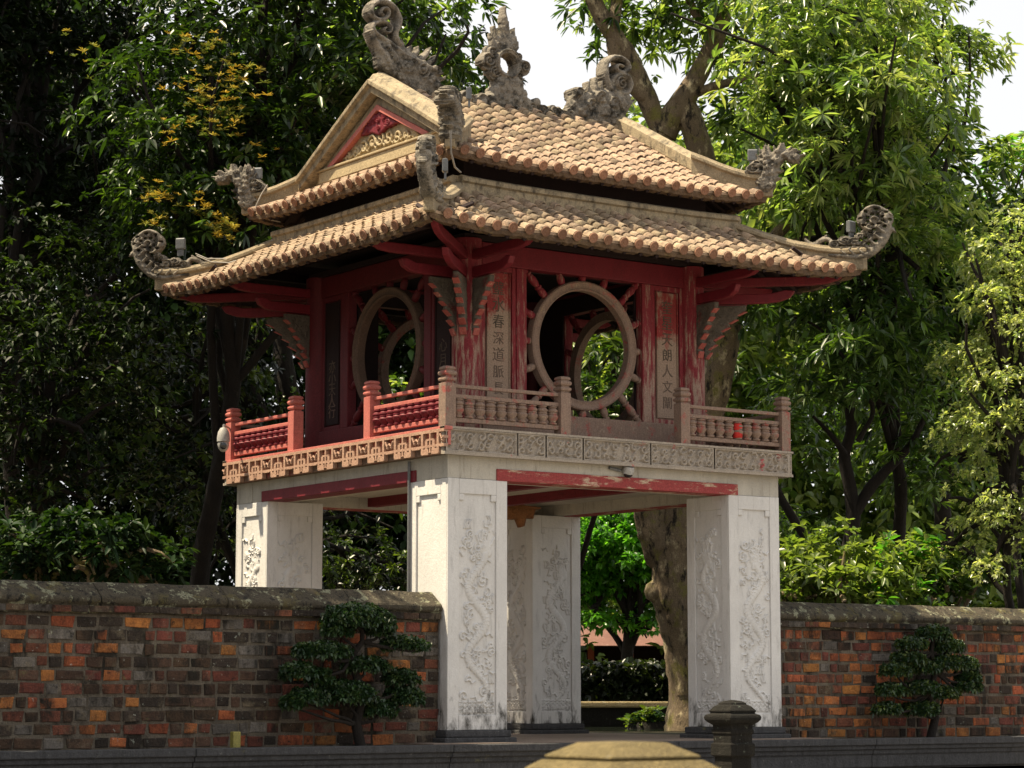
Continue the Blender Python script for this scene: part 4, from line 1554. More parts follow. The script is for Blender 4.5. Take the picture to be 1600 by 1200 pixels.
obj('shaft', sq([(.20, -1.1), (.20, .05), (.23, .08)], (pf[0], pf[1], 0)), 'ochre_stone', P2, bevel=.01)
zt = .505 - 77 * 9.4 / 3775
cap = MB()
ccap = (pf[0], pf[1], 0)
cap.lathe([(.26, zt - .15), (.275, zt - .13), (.275, zt - .10), (.225, zt - .066)], ccap, square=True)
cap.lathe([(.20, zt - .066), (.218, zt - .058), (.218, zt - .05), (.125, zt), (.05, zt + .004)], ccap, square=True)
o = obj('cap', cap, 'ochre_stone', P2, bevel=.006)
for o_ in (P2,):
    o_.rotation_euler = (0, 0, 0)


def floodlight(label, p, yaw, m='metal_grey'):
    t = thing('floodlight', label, 'floodlight', tuple(p), 'floodlights on the roof corners')
    c, s_ = math.cos(yaw), math.sin(yaw)

    def fn(a, b, w_):
        return (p[0] + a * c - w_ * s_, p[1] + a * s_ + w_ * c, p[2] + b)
    obj('housing', MB().prism([(-.04, .03), (.01, .02), (.035, .03), (.035, .19), (.01, .21), (-.04, .20)], fn, -.075, .075), m, t, bevel=.01)
    obj('lamp_glass', MB().prism([(-.046, .045), (-.041, .045), (-.041, .185), (-.046, .185)], fn, -.06, .06), 'black_glass', t)
    obj('bracket', MB().prism([(-.015, -.08), (.015, -.08), (.015, .019), (-.015, .019)], fn, -.05, .05), 'metal_grey', t)
    return t


floodlight('pale floodlight behind the left dragon of the upper roof', on_diag(402, 282, -1, 1), 3.9)
floodlight('grey floodlight beside the left scroll of the lower roof', on_diag(282, 392, -1, 1), 3.9, 'metal_grey')
p = on_diag(704, 160, -1, -1)
floodlight('dark floodlight on the upper dragon nearest the viewer', (-2.30, -2.46, 8.90), -.6)
floodlight('grey floodlight low on the front corner scroll of the lower roof', (-3.46, -3.60, 7.50), -.6)
floodlight('pale grey floodlight beside the right dragon of the upper roof', on_diag(1176, 254, 1, -1), 4.1)
floodlight('thin grey floodlight inside the right scroll of the lower roof', on_diag(1330, 366, 1, -1), 4.9)


def cable(label, pts, r=.012):
    g = MB().tube(pts, r, 6)
    return tag(obj('cable', g, 'cable', smooth=60), label, 'cable')


cable('pale cable trailing along the left hip of the lower roof', [on_diag(x, y, -1, 1) + np.array([0, -.12, .02]) for x, y in ((300, 400), (318, 408), (350, 408), (385, 398), (420, 380), (450, 362))])
cable('second pale cable sagging lower along the left hip of the lower roof', [on_diag(x, y, -1, 1) + np.array([-.02, -.15, .0]) for x, y in ((302, 402), (325, 412), (352, 413), (390, 402), (425, 384), (452, 364))])
cable('cable looped over the left tip of the upper roof', [on_diag(x, y, -1, 1) + np.array([-.1, -.14, 0]) for x, y in ((420, 292), (410, 308), (402, 325), (402, 335), (412, 344), (440, 350))])
cable('cables hanging between the two front roof corners', [on_diag(x, y, -1, -1) + np.array([0.08, -.1, 0]) for x, y in ((690, 205), (691, 240), (697, 262), (706, 270))], .014)

# cameras
pc = at(349, 690, 37.4)
t = thing('security_camera', 'white domed security camera hanging beside the left railing corner', 'camera', tuple(pc))
obj('housing', MB().lathe([(.02, .22), (.05, .21), (.085, .15), (.10, .06), (.10, .0), (.085, -.01)][::-1], pc, 16), 'metal_white', t, smooth=40)
obj('dome', MB().lathe([(.086, -.012), (.09, -.05), (.075, -.11), (.04, -.15), (.01, -.16)][::-1], pc, 16), 'metal_white', t, smooth=40)
ld = Vector(CAM_POS - np.array(pc)).normalized()
lc = Vector(pc) + ld * .07 + Vector((0, 0, -.065))
obj('lens', MB().lathe([(.055, 0), (.055, .022), (.03, .028)], lc, 14, axis=tuple(ld)), 'black_glass', t, smooth=40)
obj('arm', MB().tube([tuple(pc + np.array([0, 0, .21])), tuple(pc + np.array([.0, 0, .26])), (-3.10, 3.05, float(pc[2]) + .27)], .016, 6), 'metal_white', t)
pd = on_y(978, 738, -3.02)
t = thing('security_camera', 'small white dome camera fixed above the front red beam', 'camera', tuple(pd))
obj('housing', MB().lathe([(.085, -.02), (.085, .05), (.075, .08)], (pd[0], -3.07, pd[2]), 16, axis=(0, -.35, 1)), 'metal_white', t, smooth=40)
obj('dome', MB().lathe([(.07, 0), (.065, .03), (.045, .055), (.015, .065)], (pd[0], -3.075, pd[2] - .018), 14, axis=(0.1, -.4, -1)), 'black_glass', t, smooth=40)
obj('conduit', MB().tube([(pd[0] - .1, -3.02, pd[2] + .02), (pd[0] - .3, -3.02, pd[2] + .05)], .025, 6), 'metal_grey', t)
g = MB().tube([(-3.03, -2.06, .2), (-3.03, -2.06, 2.2), (-3.03, -2.06, 3.72)], .022, 8)
tag(obj('downpipe', g, 'metal_grey', smooth=60), 'thin grey pipe running up the left side of the front pillar', 'pipe')
pb_ = on_y(368, 1157, -3.35)
g = MB().box(pb_[0] - .055, pb_[0] + .055, -3.39, -3.30, -.195, .02)
yb = tag(obj('junction_box', g, 'yellow_plastic', bevel=.012), 'small yellow box standing at the foot of the left brick wall', 'box')


# ================================================================== FOLIAGE
def leaf_cloud(cent, axis, nleaf, L, W_, spread=1.0, droop=.5, pal=((.05, .10, .02),), seed=0, varL=.3, fold=.25):
    """rosettes of lance shaped leaves: one six sided leaf each, two faces folded along the midrib"""
    rr = np.random.default_rng(seed)
    N = len(cent)
    c = np.repeat(cent, nleaf, 0)
    ax = np.repeat(axis, nleaf, 0)
    n = len(c)
    rnd = rr.normal(size=(n, 3))
    rnd -= ax * (rnd * ax).sum(1, keepdims=True)
    rnd /= np.linalg.norm(rnd, axis=1, keepdims=True) + 1e-9
    el = rr.uniform(-.15, .9, (n, 1))
    d = rnd * spread + ax * el
    d[:, 2] -= droop * rr.uniform(.2, 1.0, n)
    d /= np.linalg.norm(d, axis=1, keepdims=True)
    side = np.cross(d, np.array([0, 0, 1.0]) + rr.normal(0, .35, (n, 3)))
    side /= np.linalg.norm(side, axis=1, keepdims=True) + 1e-9
    nor = np.cross(side, d)
    big = np.repeat(rr.uniform(.55, 1.3, (N, 1)), nleaf, 0)
    l_ = L * rr.uniform(1 - varL, 1 + varL, (n, 1)) * big
    w_ = W_ * rr.uniform(.7, 1.25, (n, 1)) * (.4 + .6 * big)
    dn = np.array([0, 0, -1.0])
    p0 = c + d * l_ * .08
    q1, q2, p3 = c + d * l_ * .38, c + d * l_ * .70 + dn * l_ * .05, c + d * l_ + dn * l_ * .16
    v = np.stack([p0, q1 + side * w_ + nor * w_ * fold, q2 + side * w_ * .8 + nor * w_ * fold, p3, q2 - side * w_ * .8 + nor * w_ * fold, q1 - side * w_ + nor * w_ * fold], 1)
    b = np.arange(n)[:, None] * 6
    q = np.concatenate([b + [[0, 1, 2, 3]], b + [[0, 3, 4, 5]]], 1).reshape(-1, 4)
    pal = np.array(pal)
    pick = rr.integers(0, len(pal), N)
    base = pal[pick] * rr.uniform(.75, 1.25, (N, 1))
    t = np.repeat(base, nleaf, 0) * rr.uniform(.8, 1.2, (n, 1))
    tint = np.concatenate([t, np.ones((n, 1))], 1)
    return v.reshape(-1, 3), q, np.repeat(tint, 6, 0)


def crown_points(clumps, dens, seed, sub=1.15, keep=.9):
    """rosette positions on sub-clumps scattered over the given ellipsoids"""
    rr = np.random.default_rng(seed)
    C_, A_ = [], []
    for cx, cy, cz, rx, ry, rz in clumps:
        area = ((rx * ry) ** 1.6 + (rx * rz) ** 1.6 + (ry * rz) ** 1.6) / 3
        ns = max(4, int(area ** (1 / 1.6) * 4 * math.pi * .55 / (sub * sub)))
        for _ in range(ns):
            d = rr.normal(size=3)
            d /= np.linalg.norm(d)
            q = rr.uniform(.55, 1.0)
            sc = np.array([cx + d[0] * rx * q, cy + d[1] * ry * q, cz + d[2] * rz * q])
            rad = sub * rr.uniform(.5, 1.15)
            if rr.random() > keep:
                continue
            m = max(6, int(dens * rad * rad))
            e = rr.normal(size=(m, 3))
            e /= np.linalg.norm(e, axis=1, keepdims=True)
            e[:, 2] = np.where(e[:, 2] < -.3, -e[:, 2] * .6, e[:, 2])
            rad_i = rad * rr.uniform(.45, 1.05, (m, 1))
            C_.append(sc + e * rad_i * [1, 1, .75])
            A_.append(e * .8 + d * .4 + [0, 0, .35])
    C_ = np.concatenate(C_)
    A_ = np.concatenate(A_)
    return C_, A_ / np.linalg.norm(A_, axis=1, keepdims=True)


def bent(p, q, sag=.0, wob=.1, n=7, seed=0):
    rr = np.random.default_rng(seed)
    p, q = np.array(p, float), np.array(q, float)
    L = np.linalg.norm(q - p)
    out = []
    o1 = rr.normal(0, wob * L, 3)
    for t in np.linspace(0, 1, n):
        out.append(p + (q - p) * t + o1 * math.sin(math.pi * t) + np.array([0, 0, sag * L * math.sin(math.pi * t)]) + rr.normal(0, .012 * L, 3) * (0 < t < 1))
    return out


MANGO = ((.030, .062, .014), (.042, .082, .016), (.022, .050, .014), (.06, .10, .02))
SHADED = ((.005, .012, .003), (.008, .017, .004), (.004, .009, .003))  # greens taken almost to black, the left side's shade painted in
LIGHT = ((.12, .17, .04), (.09, .145, .03), (.15, .20, .06))
GLOW = ((.17, .235, .075), (.125, .19, .05), (.25, .30, .13), (.09, .15, .04), (.06, .11, .032))
LIME = ((.07, .22, .02), (.10, .27, .025), (.05, .17, .018))
PALE = ((.25, .30, .13), (.33, .37, .19), (.17, .23, .09))


def tree(name, label, base, clumps, pal, dens=22, nleaf=9, L=.30, W_=.042, seed=0, trunk=None, tr=.3, bark='bark', limbs=True, droop=.55, sub=1.15, flowers=None, cat='tree', group=None, keep=.9, extra=(), lm='leaf'):
    T = thing(name, label, cat, tuple(base), group)
    g = MB()
    if trunk is None:
        top = np.mean([c[:3] for c in clumps], 0)
        trunk = bent(base, top, 0, .03, 8, seed)
    rad = np.linspace(tr, tr * .45, len(trunk))
    rad[0] *= 1.25
    g.bark_tube(trunk, list(rad), 18, .07, seed)
    if limbs:
        for i, c in enumerate(clumps):
            tgt = np.array(c[:3])
            k = min(len(trunk) - 1, max(2, int(len(trunk) * (.45 + .5 * ((i * 37) % 10) / 10))))
            st = np.array(trunk[k])
            if np.linalg.norm(tgt - st) < .5:
                continue
            pth = bent(st, tgt, .06, .06, 7, seed + i)
            g.tube(pth, list(np.linspace(rad[k] * .6, .05, 7)), 7)
            rr = np.random.default_rng(seed * 7 + i)
            for j in range(3):
                e = tgt + rr.normal(size=3) * np.array(c[3:]) * .6
                g.tube(bent(pth[4], e, .05, .08, 5, seed + i + j), list(np.linspace(.06, .02, 5)), 5)
    for pth, r0_, r1_ in extra:
        g.bark_tube(pth, list(np.linspace(r0_, r1_, len(pth))), 12, .07, seed)
    obj('trunk', g, bark, T, smooth=70)
    C_, A_ = crown_points(clumps, dens, seed, sub, keep)
    v, q, t = leaf_cloud(C_, A_, nleaf, L, W_, droop=droop, pal=pal, seed=seed)
    obj('crown', fast_mesh('crown', v, q, t), lm, T)
    if flowers:
        fc, fa = flowers
        v, q, t = leaf_cloud(fc, fa, 12, .10, .011, spread=.8, droop=-.2, pal=((.36, .26, .035), (.32, .27, .05), (.20, .21, .04), (.12, .16, .03)), seed=seed + 5)
        obj('flowers', fast_mesh('flowers', v, q, t), 'flower', T)
    return T


def cl(px, py, D, rx, rz=None, ry=None):
    p = at(px, py, D)
    return (p[0], p[1], p[2], rx, ry or rx, rz or rx * .8)


GZ = -.2


def base_at(px, D):
    p = at(px, 1083, D)
    return (p[0], p[1], GZ)


# --- the old tree right behind the pavilion: pale knotted trunk, forked
tb = np.array(at(1088, 1140, 46))
tb[2] = GZ
tk = [tb] + [at(x, y, 46) for x, y in ((1084, 1090), (1078, 1040), (1072, 1000), (1060, 960), (1048, 925), (1050, 890), (1054, 850), (1064, 800), (1080, 740), (1100, 660), (1120, 590), (1140, 500), (1130, 400), (1110, 300), (1085, 200), (1060, 150))]
fork = [at(x, y, 46) for x, y in ((1054, 900), (1034, 860), (1020, 830), (1014, 790), (1012, 740), (1008, 640), (1020, 500), (1025, 400), (1030, 300), (1036, 210), (1010, 150), (985, 90), (940, 30), (905, -60))]
lim2 = [at(x, y, 46) for x, y in ((1036, 210), (1060, 165), (1090, 120), (1120, 60), (1140, 0), (1150, -60))]
lim3 = [at(x, y, 46) for x, y in ((1010, 150), (975, 120), (955, 60), (965, 0), (970, -60))]
lim4 = [at(x, y, 46) for x, y in ((1075, 150), (1130, 130), (1190, 118), (1260, 100))]
lim5 = [at(x, y, 46) for x, y in ((1120, 60), (1085, 20), (1060, -40))]
lim6 = [at(x, y, 46) for x, y in ((1140, 480), (1200, 380), (1250, 330), (1310, 300), (1370, 270))]
lim7 = [at(x, y, 46) for x, y in ((1130, 520), (1190, 400), (1250, 375), (1300, 370))]
T = tree('old_tree', 'old forked tree with pale knotted bark, its trunk seen through the gate', tb,
         [cl(935, -70, 46, 1.3), cl(1010, 0, 47, .9, .7), cl(1070, -60, 46, 1.3), cl(1165, 20, 45.5, 1.1), cl(1085, 60, 47, .6), cl(1150, 90, 47, .5), cl(1010, 250, 49, 1.2), cl(960, 60, 49, .7), cl(670, 20, 47, 1.4), cl(640, 110, 47, 1.2), cl(700, 130, 48, .8),
          cl(1120, 220, 48, 1.0, .8), cl(1200, 190, 47, 1.3)],
         MANGO + GLOW[:2], dens=17, seed=1, trunk=tk, tr=.48, limbs=False, keep=.8, lm='leaf_glow',
         extra=((fork, .36, .14), (lim2, .26, .10), (lim3, .20, .08), (lim4, .10, .04), (lim5, .12, .05), (lim6, .16, .05), (lim7, .12, .05)))
for x, y, r_ in ((1006, 836, .13), (1024, 924, .22), (1062, 800, .14)):
    p = at(x, y, 45.9)
    obj('bark_knot', MB().lathe([(r_ * .2, -r_), (r_ * .8, -r_ * .6), (r_, 0), (r_ * .8, r_ * .6), (r_ * .2, r_)], p, 10), 'bark', T, smooth=80)

# --- mango trees on the right
tree('mango_tree', 'tall bright mango tree hanging over the right end of the roofs', base_at(1420, 50),
     [cl(1190, 125, 43, 1.3), cl(1280, 60, 44, 1.6), cl(1265, 180, 42.5, 1.4), cl(1365, 110, 43, 1.6), cl(1330, 240, 42.5, 1.5), cl(1425, 245, 43.5, 1.3), cl(1375, 340, 44, 1.4), cl(1285, 300, 44.5, .9, .7),
      cl(1435, 420, 44, 1.3), cl(1340, 10, 45, 1.6), cl(1420, 30, 46, .9), cl(1440, 160, 46, 1.0), cl(1490, 110, 46.5, .6), cl(1220, 255, 45, .8), cl(1265, 400, 46, .7)],
     GLOW, dens=27, L=.26, W_=.031, seed=2, tr=.16, keep=.8, bark='dark_bark', lm='leaf_glow')
dk = [np.array(base_at(1290, 46.5))] + [at(x, y, 46.5) for x, y in ((1300, 960), (1326, 870), (1334, 810), (1328, 760), (1318, 710), (1332, 670), (1322, 600), (1300, 540), (1290, 480))]
tree('mango_tree', 'dark drooping mango tree with crooked limbs below the right eave', base_at(1290, 46.5),
     [cl(1260, 470, 45, 1.4), cl(1340, 520, 44.5, 1.5), cl(1230, 590, 48, 1.2), cl(1330, 620, 45, .9, .6), cl(1400, 500, 45, 1.5), cl(1430, 610, 46, 1.2), cl(1250, 700, 49, 1.0), cl(1370, 590, 44.8, .7, .5), cl(1450, 740, 47.5, 1.2), cl(1240, 820, 49, .9)],
     MANGO[:3] + GLOW[3:], dens=22, L=.27, W_=.034, seed=3, tr=.17, bark='dark_bark', keep=.8, trunk=dk, limbs=False,
     extra=(([at(x, y, 46.5) for x, y in ((1332, 805), (1360, 760), (1395, 725), (1425, 695), (1450, 640))], .13, .05),
            ([at(x, y, 46.2) for x, y in ((1308, 930), (1285, 870), (1245, 820), (1215, 770), (1190, 700))], .12, .06),
            ([at(x, y, 46) for x, y in ((1320, 710), (1300, 680), (1270, 650))], .07, .03),
            ([at(x, y, 45) for x, y in ((1340, 690), (1370, 640), (1320, 560), (1280, 510), (1240, 495))], .05, .02)))
tree('tall_tree', 'tall shadowy tree standing behind the bright mango tree', base_at(1500, 56),
     [cl(1385, 40, 53, 1.6), cl(1330, 130, 54, 2.2), cl(1480, 330, 53, 1.5), cl(1500, 480, 53, 2.2), cl(1420, 420, 54, 2.4), cl(1400, 270, 55, 2.2), cl(1540, 420, 54, 1.8), cl(1560, 560, 54, 2.2), cl(1450, 620, 55, 2.4)],
     MANGO, dens=14, seed=4, tr=.25, bark='dark_bark', L=.36, W_=.055, keep=.85)
tree('pale_tree', 'pale green small leaved tree at the right edge', base_at(1590, 41.4),
     [cl(1565, 420, 41.4, .8), cl(1590, 500, 40.9, 1.0), cl(1545, 550, 41.4, .9), cl(1600, 610, 40.9, 1.1), cl(1545, 660, 41.4, .8), cl(1590, 740, 40.9, 1.1), cl(1530, 780, 41.9, .8), cl(1640, 420, 41.4, 1.1), cl(1560, 850, 40.9, .8),
      cl(1650, 560, 41.4, 1.1), cl(1500, 860, 41.9, .6), cl(1500, 720, 42.4, .6), cl(1450, 880, 42.9, .5), cl(1580, 360, 41.5, .5)],
     PALE, dens=120, lm='leaf_glow', nleaf=7, L=.09, W_=.021, seed=5, tr=.1, sub=.55, droop=.2, bark='dark_bark')
tree('bushy_tree', 'yellow green sunlit bushy tree at the far right under the sky', base_at(1600, 56),
     [cl(1600, 300, 56, 1.0), cl(1640, 360, 56, 1.6), cl(1610, 420, 56, 1.3)], GLOW[:3] + LIME[:1], dens=22, seed=6, tr=.12, lm='leaf_glow', bark='dark_bark')
# --- broadleaf shrubs above the right wall
for i, (x, y, D, r_, lb, pal) in enumerate((
        (1262, 905, 41.5, .8, 'light green fan leaved shrub just right of the right pillar', LIGHT),
        (1330, 893, 41.2, .9, 'light green broad leaved shrub above the right wall', LIGHT),
        (1405, 897, 41.5, .85, 'bright green broad leaved shrub above the middle of the right wall', LIGHT + LIME[:1]),
        (1480, 915, 41.5, .6, 'low olive shrub behind the right wall below the pale tree', MANGO))):
    tree('shrub', lb, base_at(x, D), [cl(x, y, D, r_, r_ * .75), cl(x - 30, y + 25, D - .3, r_ * .6), cl(x + 30, y + 20, D + .2, r_ * .6)], pal, dens=46, nleaf=8, L=.20, W_=.042, seed=20 + i, tr=.04, sub=.5, droop=.1, cat='shrub',
         group='shrubs behind the walls', lm='leaf_glow')

# --- left side
fl = []
for x, y, n, s_ in ((325, 85, 22, 22), (365, 125, 26, 26), (300, 140, 26, 22), (340, 170, 14, 20), (355, 355, 22, 18), (365, 345, 10, 10), (250, 310, 18, 16), (235, 300, 8, 20), (310, 320, 14, 18), (290, 70, 10, 15), (245, 350, 8, 14), (360, 180, 8, 18),
                    (120, 75, 8, 30), (330, 200, 10, 20), (265, 205, 8, 14), (400, 240, 5, 16)):
    rr = np.random.default_rng(x + y)
    for _ in range(int(n * 1.3)):
        fl.append(at(x + rr.normal(0, s_ * .85), y + rr.normal(0, s_ * .7), 40.2 + rr.uniform(-.3, 1.2)))
fl = np.array(fl)
tree('flowering_tree', 'dark mango tree with yellow flower sprays, left of the upper roof', base_at(300, 43),
     [cl(330, 120, 42, 1.5), cl(420, 60, 43, 1.6), cl(500, 160, 43, 1.5), cl(440, 230, 42.5, 1.3), cl(330, 260, 42, 1.4), cl(250, 200, 42.5, 1.3), cl(560, 60, 44, 1.4), cl(380, 330, 42.5, 1.2), cl(270, 340, 42, 1.2),
      cl(480, 320, 44, 1.0), cl(330, 420, 43, 1.2), cl(420, -40, 43, 1.8), cl(540, -50, 44, 1.8), cl(300, -20, 43.5, 1.2)],
     ((.018, .040, .009), (.026, .052, .011), (.013, .030, .008), (.05, .09, .02)), dens=27, L=.24, W_=.034, seed=7, tr=.2, bark='dark_bark', flowers=(fl, np.tile([0, -.2, .97], (len(fl), 1))))
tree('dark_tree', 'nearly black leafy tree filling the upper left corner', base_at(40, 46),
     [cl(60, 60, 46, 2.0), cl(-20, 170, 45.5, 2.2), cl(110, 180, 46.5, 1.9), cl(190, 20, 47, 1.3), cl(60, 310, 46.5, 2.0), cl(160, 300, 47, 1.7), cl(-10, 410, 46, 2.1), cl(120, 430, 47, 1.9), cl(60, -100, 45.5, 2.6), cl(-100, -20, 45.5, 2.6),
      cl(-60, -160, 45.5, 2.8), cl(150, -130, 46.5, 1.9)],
     lm='leaf_dark', pal=SHADED, dens=20, seed=8, tr=.2, bark='dark_bark', L=.21, W_=.034)
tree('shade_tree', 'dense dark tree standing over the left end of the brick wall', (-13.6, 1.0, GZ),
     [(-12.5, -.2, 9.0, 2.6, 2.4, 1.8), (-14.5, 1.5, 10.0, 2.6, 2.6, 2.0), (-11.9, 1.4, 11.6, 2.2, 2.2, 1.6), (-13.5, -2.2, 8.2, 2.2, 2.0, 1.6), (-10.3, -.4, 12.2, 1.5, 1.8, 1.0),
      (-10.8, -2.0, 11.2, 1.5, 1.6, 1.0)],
     lm='leaf_dark', pal=SHADED, dens=18, seed=9, tr=.4, bark='dark_bark', L=.34, W_=.06)
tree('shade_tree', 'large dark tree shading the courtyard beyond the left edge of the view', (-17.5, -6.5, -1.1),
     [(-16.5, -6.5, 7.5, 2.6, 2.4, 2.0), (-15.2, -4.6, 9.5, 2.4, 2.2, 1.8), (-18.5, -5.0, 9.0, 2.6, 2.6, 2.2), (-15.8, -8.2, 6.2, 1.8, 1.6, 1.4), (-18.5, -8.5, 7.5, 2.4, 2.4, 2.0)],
     lm='leaf_dark', pal=SHADED, dens=16, seed=19, tr=.4, bark='dark_bark', L=.34, W_=.06)
for i, (x, y, lb) in enumerate(((-25, 5, 'tall unseen tree added to block sky light on the far left'), (-27, -7, 'tall unseen tree added to block sky light, left and nearer the viewer'), (-21, 14, 'tall unseen tree added to block sky light at the left rear corner'))):  # out of view, added to dim the left face and eaves
    tree('unseen_tree', lb, (x, y, -.2 if y > -3 else -1.1), [(x, y, 5, 3.4, 3.4, 2.8), (x + 1, y - 1.5, 9, 3.8, 3.8, 3.0), (x - 1, y + 1.5, 12.5, 3.2, 3.2, 2.6), (x + 1.5, y + 2.5, 6.5, 2.6, 2.6, 2.4)], lm='leaf_dark', pal=SHADED, dens=5, nleaf=7, L=.7, W_=.14, seed=50 + i, tr=.35, bark='dark_bark', sub=1.6)
tree('understory_tree', 'loosely leaved tree with sunlit specks behind the left railing', base_at(415, 49),
     [cl(300, 560, 46, 1.5), cl(230, 640, 46, 1.5), cl(330, 680, 46.5, 1.3), cl(200, 520, 47, 1.5), cl(280, 760, 46, 1.3), cl(360, 600, 47.5, 1.3), cl(330, 830, 46.5, 1.1), cl(400, 470, 49, 1.4), cl(420, 820, 49, 1.2), cl(520, 860, 51, 1.3), cl(560, 800, 52, 1.2), cl(610, 880, 52, 1.2)],
     SHADED + ((.03, .055, .012), (.06, .09, .02)), dens=26, nleaf=8, L=.17, W_=.035, seed=10, tr=.2, bark='dark_bark', sub=.95, keep=.75,
     extra=(([at(x, y, 48) for x, y in ((470, 1000), (462, 800), (455, 640), (442, 560), (440, 480), (430, 380))], .28, .16),
            ([at(x, y, 47.5) for x, y in ((420, 1000), (410, 700), (400, 640), (375, 590), (365, 520), (372, 420))], .26, .16)))
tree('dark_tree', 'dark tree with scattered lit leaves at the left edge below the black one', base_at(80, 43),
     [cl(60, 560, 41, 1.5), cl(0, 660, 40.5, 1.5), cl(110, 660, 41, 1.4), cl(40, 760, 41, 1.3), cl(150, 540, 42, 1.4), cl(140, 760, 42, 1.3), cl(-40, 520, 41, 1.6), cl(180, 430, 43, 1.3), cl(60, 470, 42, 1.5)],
     lm='leaf_dark', pal=SHADED + ((.03, .055, .012),), dens=26, nleaf=8, L=.15, W_=.034, seed=12, tr=.22, bark='dark_bark', sub=.95, keep=.8)
for i, (x, y, D, r_, lb) in enumerate(((60, 860, 37.5, .9, 'dark broad leaved shrub behind the left end of the wall'), (150, 850, 37, .75, 'dark green shrub with upright leafy stems above the left wall'),
                                       (215, 890, 37.5, .5, 'small dark shrub with pale tips above the left wall'))):
    tree('shrub', lb, base_at(x, D), [cl(x, y, D, r_, r_ * .7), cl(x - 40, y + 20, D, r_ * .6), cl(x + 30, y + 20, D, r_ * .6)], ((.009, .024, .009), (.013, .033, .011), (.025, .05, .014)), lm='leaf_dark', dens=44, nleaf=8, L=.20, W_=.04, seed=30 + i, tr=.04, sub=.5, droop=0,
         cat='shrub', group='shrubs behind the walls')
# --- through the gate
tree('lime_tree', 'bright lime green tree glowing in the sun beyond the gate', base_at(957, 60),
     [cl(955, 860, 60, 1.7, 1.2), cl(925, 890, 60.5, 1.1), cl(1000, 920, 60, 1.0), cl(1010, 850, 60, 1.3), cl(930, 820, 60, 1.5), cl(890, 870, 60, 1.3), cl(1000, 955, 60, .6, .4), cl(925, 978, 59.5, .45, .3), cl(1010, 985, 59.5, .5, .3), cl(975, 968, 60, .4, .25), cl(915, 940, 60.5, .7, .45), cl(960, 920, 60.5, .9, .5), cl(1050, 900, 61, 1.3)],
     LIME, lm='leaf_glow', dens=60, nleaf=8, L=.16, W_=.045, seed=13, tr=.2, bark='dark_bark', sub=.7)
tree('leafy_tree', 'sunlit green tree seen through the round windows behind the pavilion', base_at(860, 54),
     [cl(960, 560, 52, 1.6), cl(1010, 600, 53, 1.4), cl(900, 600, 52, 1.4), cl(640, 640, 54, 1.4), cl(960, 660, 53, 1.4)], PALE[:1] + MANGO, dens=24, seed=14, tr=.16, bark='dark_bark')


# --- far wood that closes the view
def far_wood():
    rr = np.random.default_rng(77)
    C_ = []
    for _ in range(1250):
        x = rr.uniform(-250, 1850)
        D = rr.uniform(80, 105)
        top = np.interp(x, [-250, 0, 240, 290, 340, 600, 740, 800, 880, 1000, 1150, 1300, 1440, 1500, 1560, 1850], [-160, -160, 60, 150, 0, -40, 140, 190, 200, 200, 220, 60, 200, 330, 380, 380])
        y = rr.uniform(top + 30, 1060)
        if 860 < x < 1090 and y > 740:
            D = rr.uniform(122, 135)
        p = at(x, y, D)
        m = int(rr.integers(34, 60))
        C_.append(p + rr.normal(size=(m, 3)) * [1.1, 1.1, .9])
    C_ = np.concatenate(C_)
    A_ = rr.normal(size=C_.shape) + [0, 0, .6]
    A_ /= np.linalg.norm(A_, axis=1, keepdims=True)
    side = (C_ - CAM_POS) @ RT / ((C_ - CAM_POS) @ FW) * FPX + 800 > 830  # left half gets shade-darkened leaf colours, right half sunlit ones
    for nm, lb, sel, pal, lm in (('far_trees', 'distant dark wood closing the view left of the pavilion', ~side, SHADED + MANGO[:1], 'leaf_dark'),
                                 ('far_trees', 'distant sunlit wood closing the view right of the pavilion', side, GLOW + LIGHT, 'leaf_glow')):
        v, q, t = leaf_cloud(C_[sel], A_[sel], 5, .5, .12, pal=pal, seed=78)
        tag(obj(nm, fast_mesh('far_trees', v, q, t), lm), lb, 'trees', kind='stuff')


far_wood()

# --- hedge, pond, far building seen through the gate
hb = at(975, 1062, 54)
v, q, t = None, None, None
rr = np.random.default_rng(5)
n = 5200
hp = np.stack([rr.uniform(-6, 6, n), rr.uniform(-.5, .5, n), rr.uniform(0, 1.38, n)], 1)
hp = hp @ np.stack([RT, np.array([FW[0], FW[1], 0]) / math.cos(PITCH), [0, 0, 1]]) + np.array([hb[0], hb[1], GZ])
ha = rr.normal(size=(n, 3)) + [0, 0, .5]
ha /= np.linalg.norm(ha, axis=1, keepdims=True)
v, q, t = leaf_cloud(hp, ha, 6, .16, .05, pal=((.014, .022, .01), (.02, .03, .012)), seed=6)
tag(obj('hedge', fast_mesh('hedge', v, q, t), 'leaf'), 'clipped dark hedge beyond the pond, seen through the gate', 'hedge')
Rm = Matrix(((RT[0], FW[0] / math.cos(PITCH), 0), (RT[1], FW[1] / math.cos(PITCH), 0), (0, 0, 1)))


def local_box(px, D, x0, x1, y0, y1, z0, z1, mb=None):
    c = at(px, 1083, D)
    mb = mb or MB()
    s_ = len(mb.v)
    mb.box(x0, x1, y0, y1, z0, z1)
    for i in range(s_, len(mb.v)):
        p = Rm @ Vector(mb.v[i])
        mb.v[i] = (p.x + c[0], p.y + c[1], p.z)
    return mb


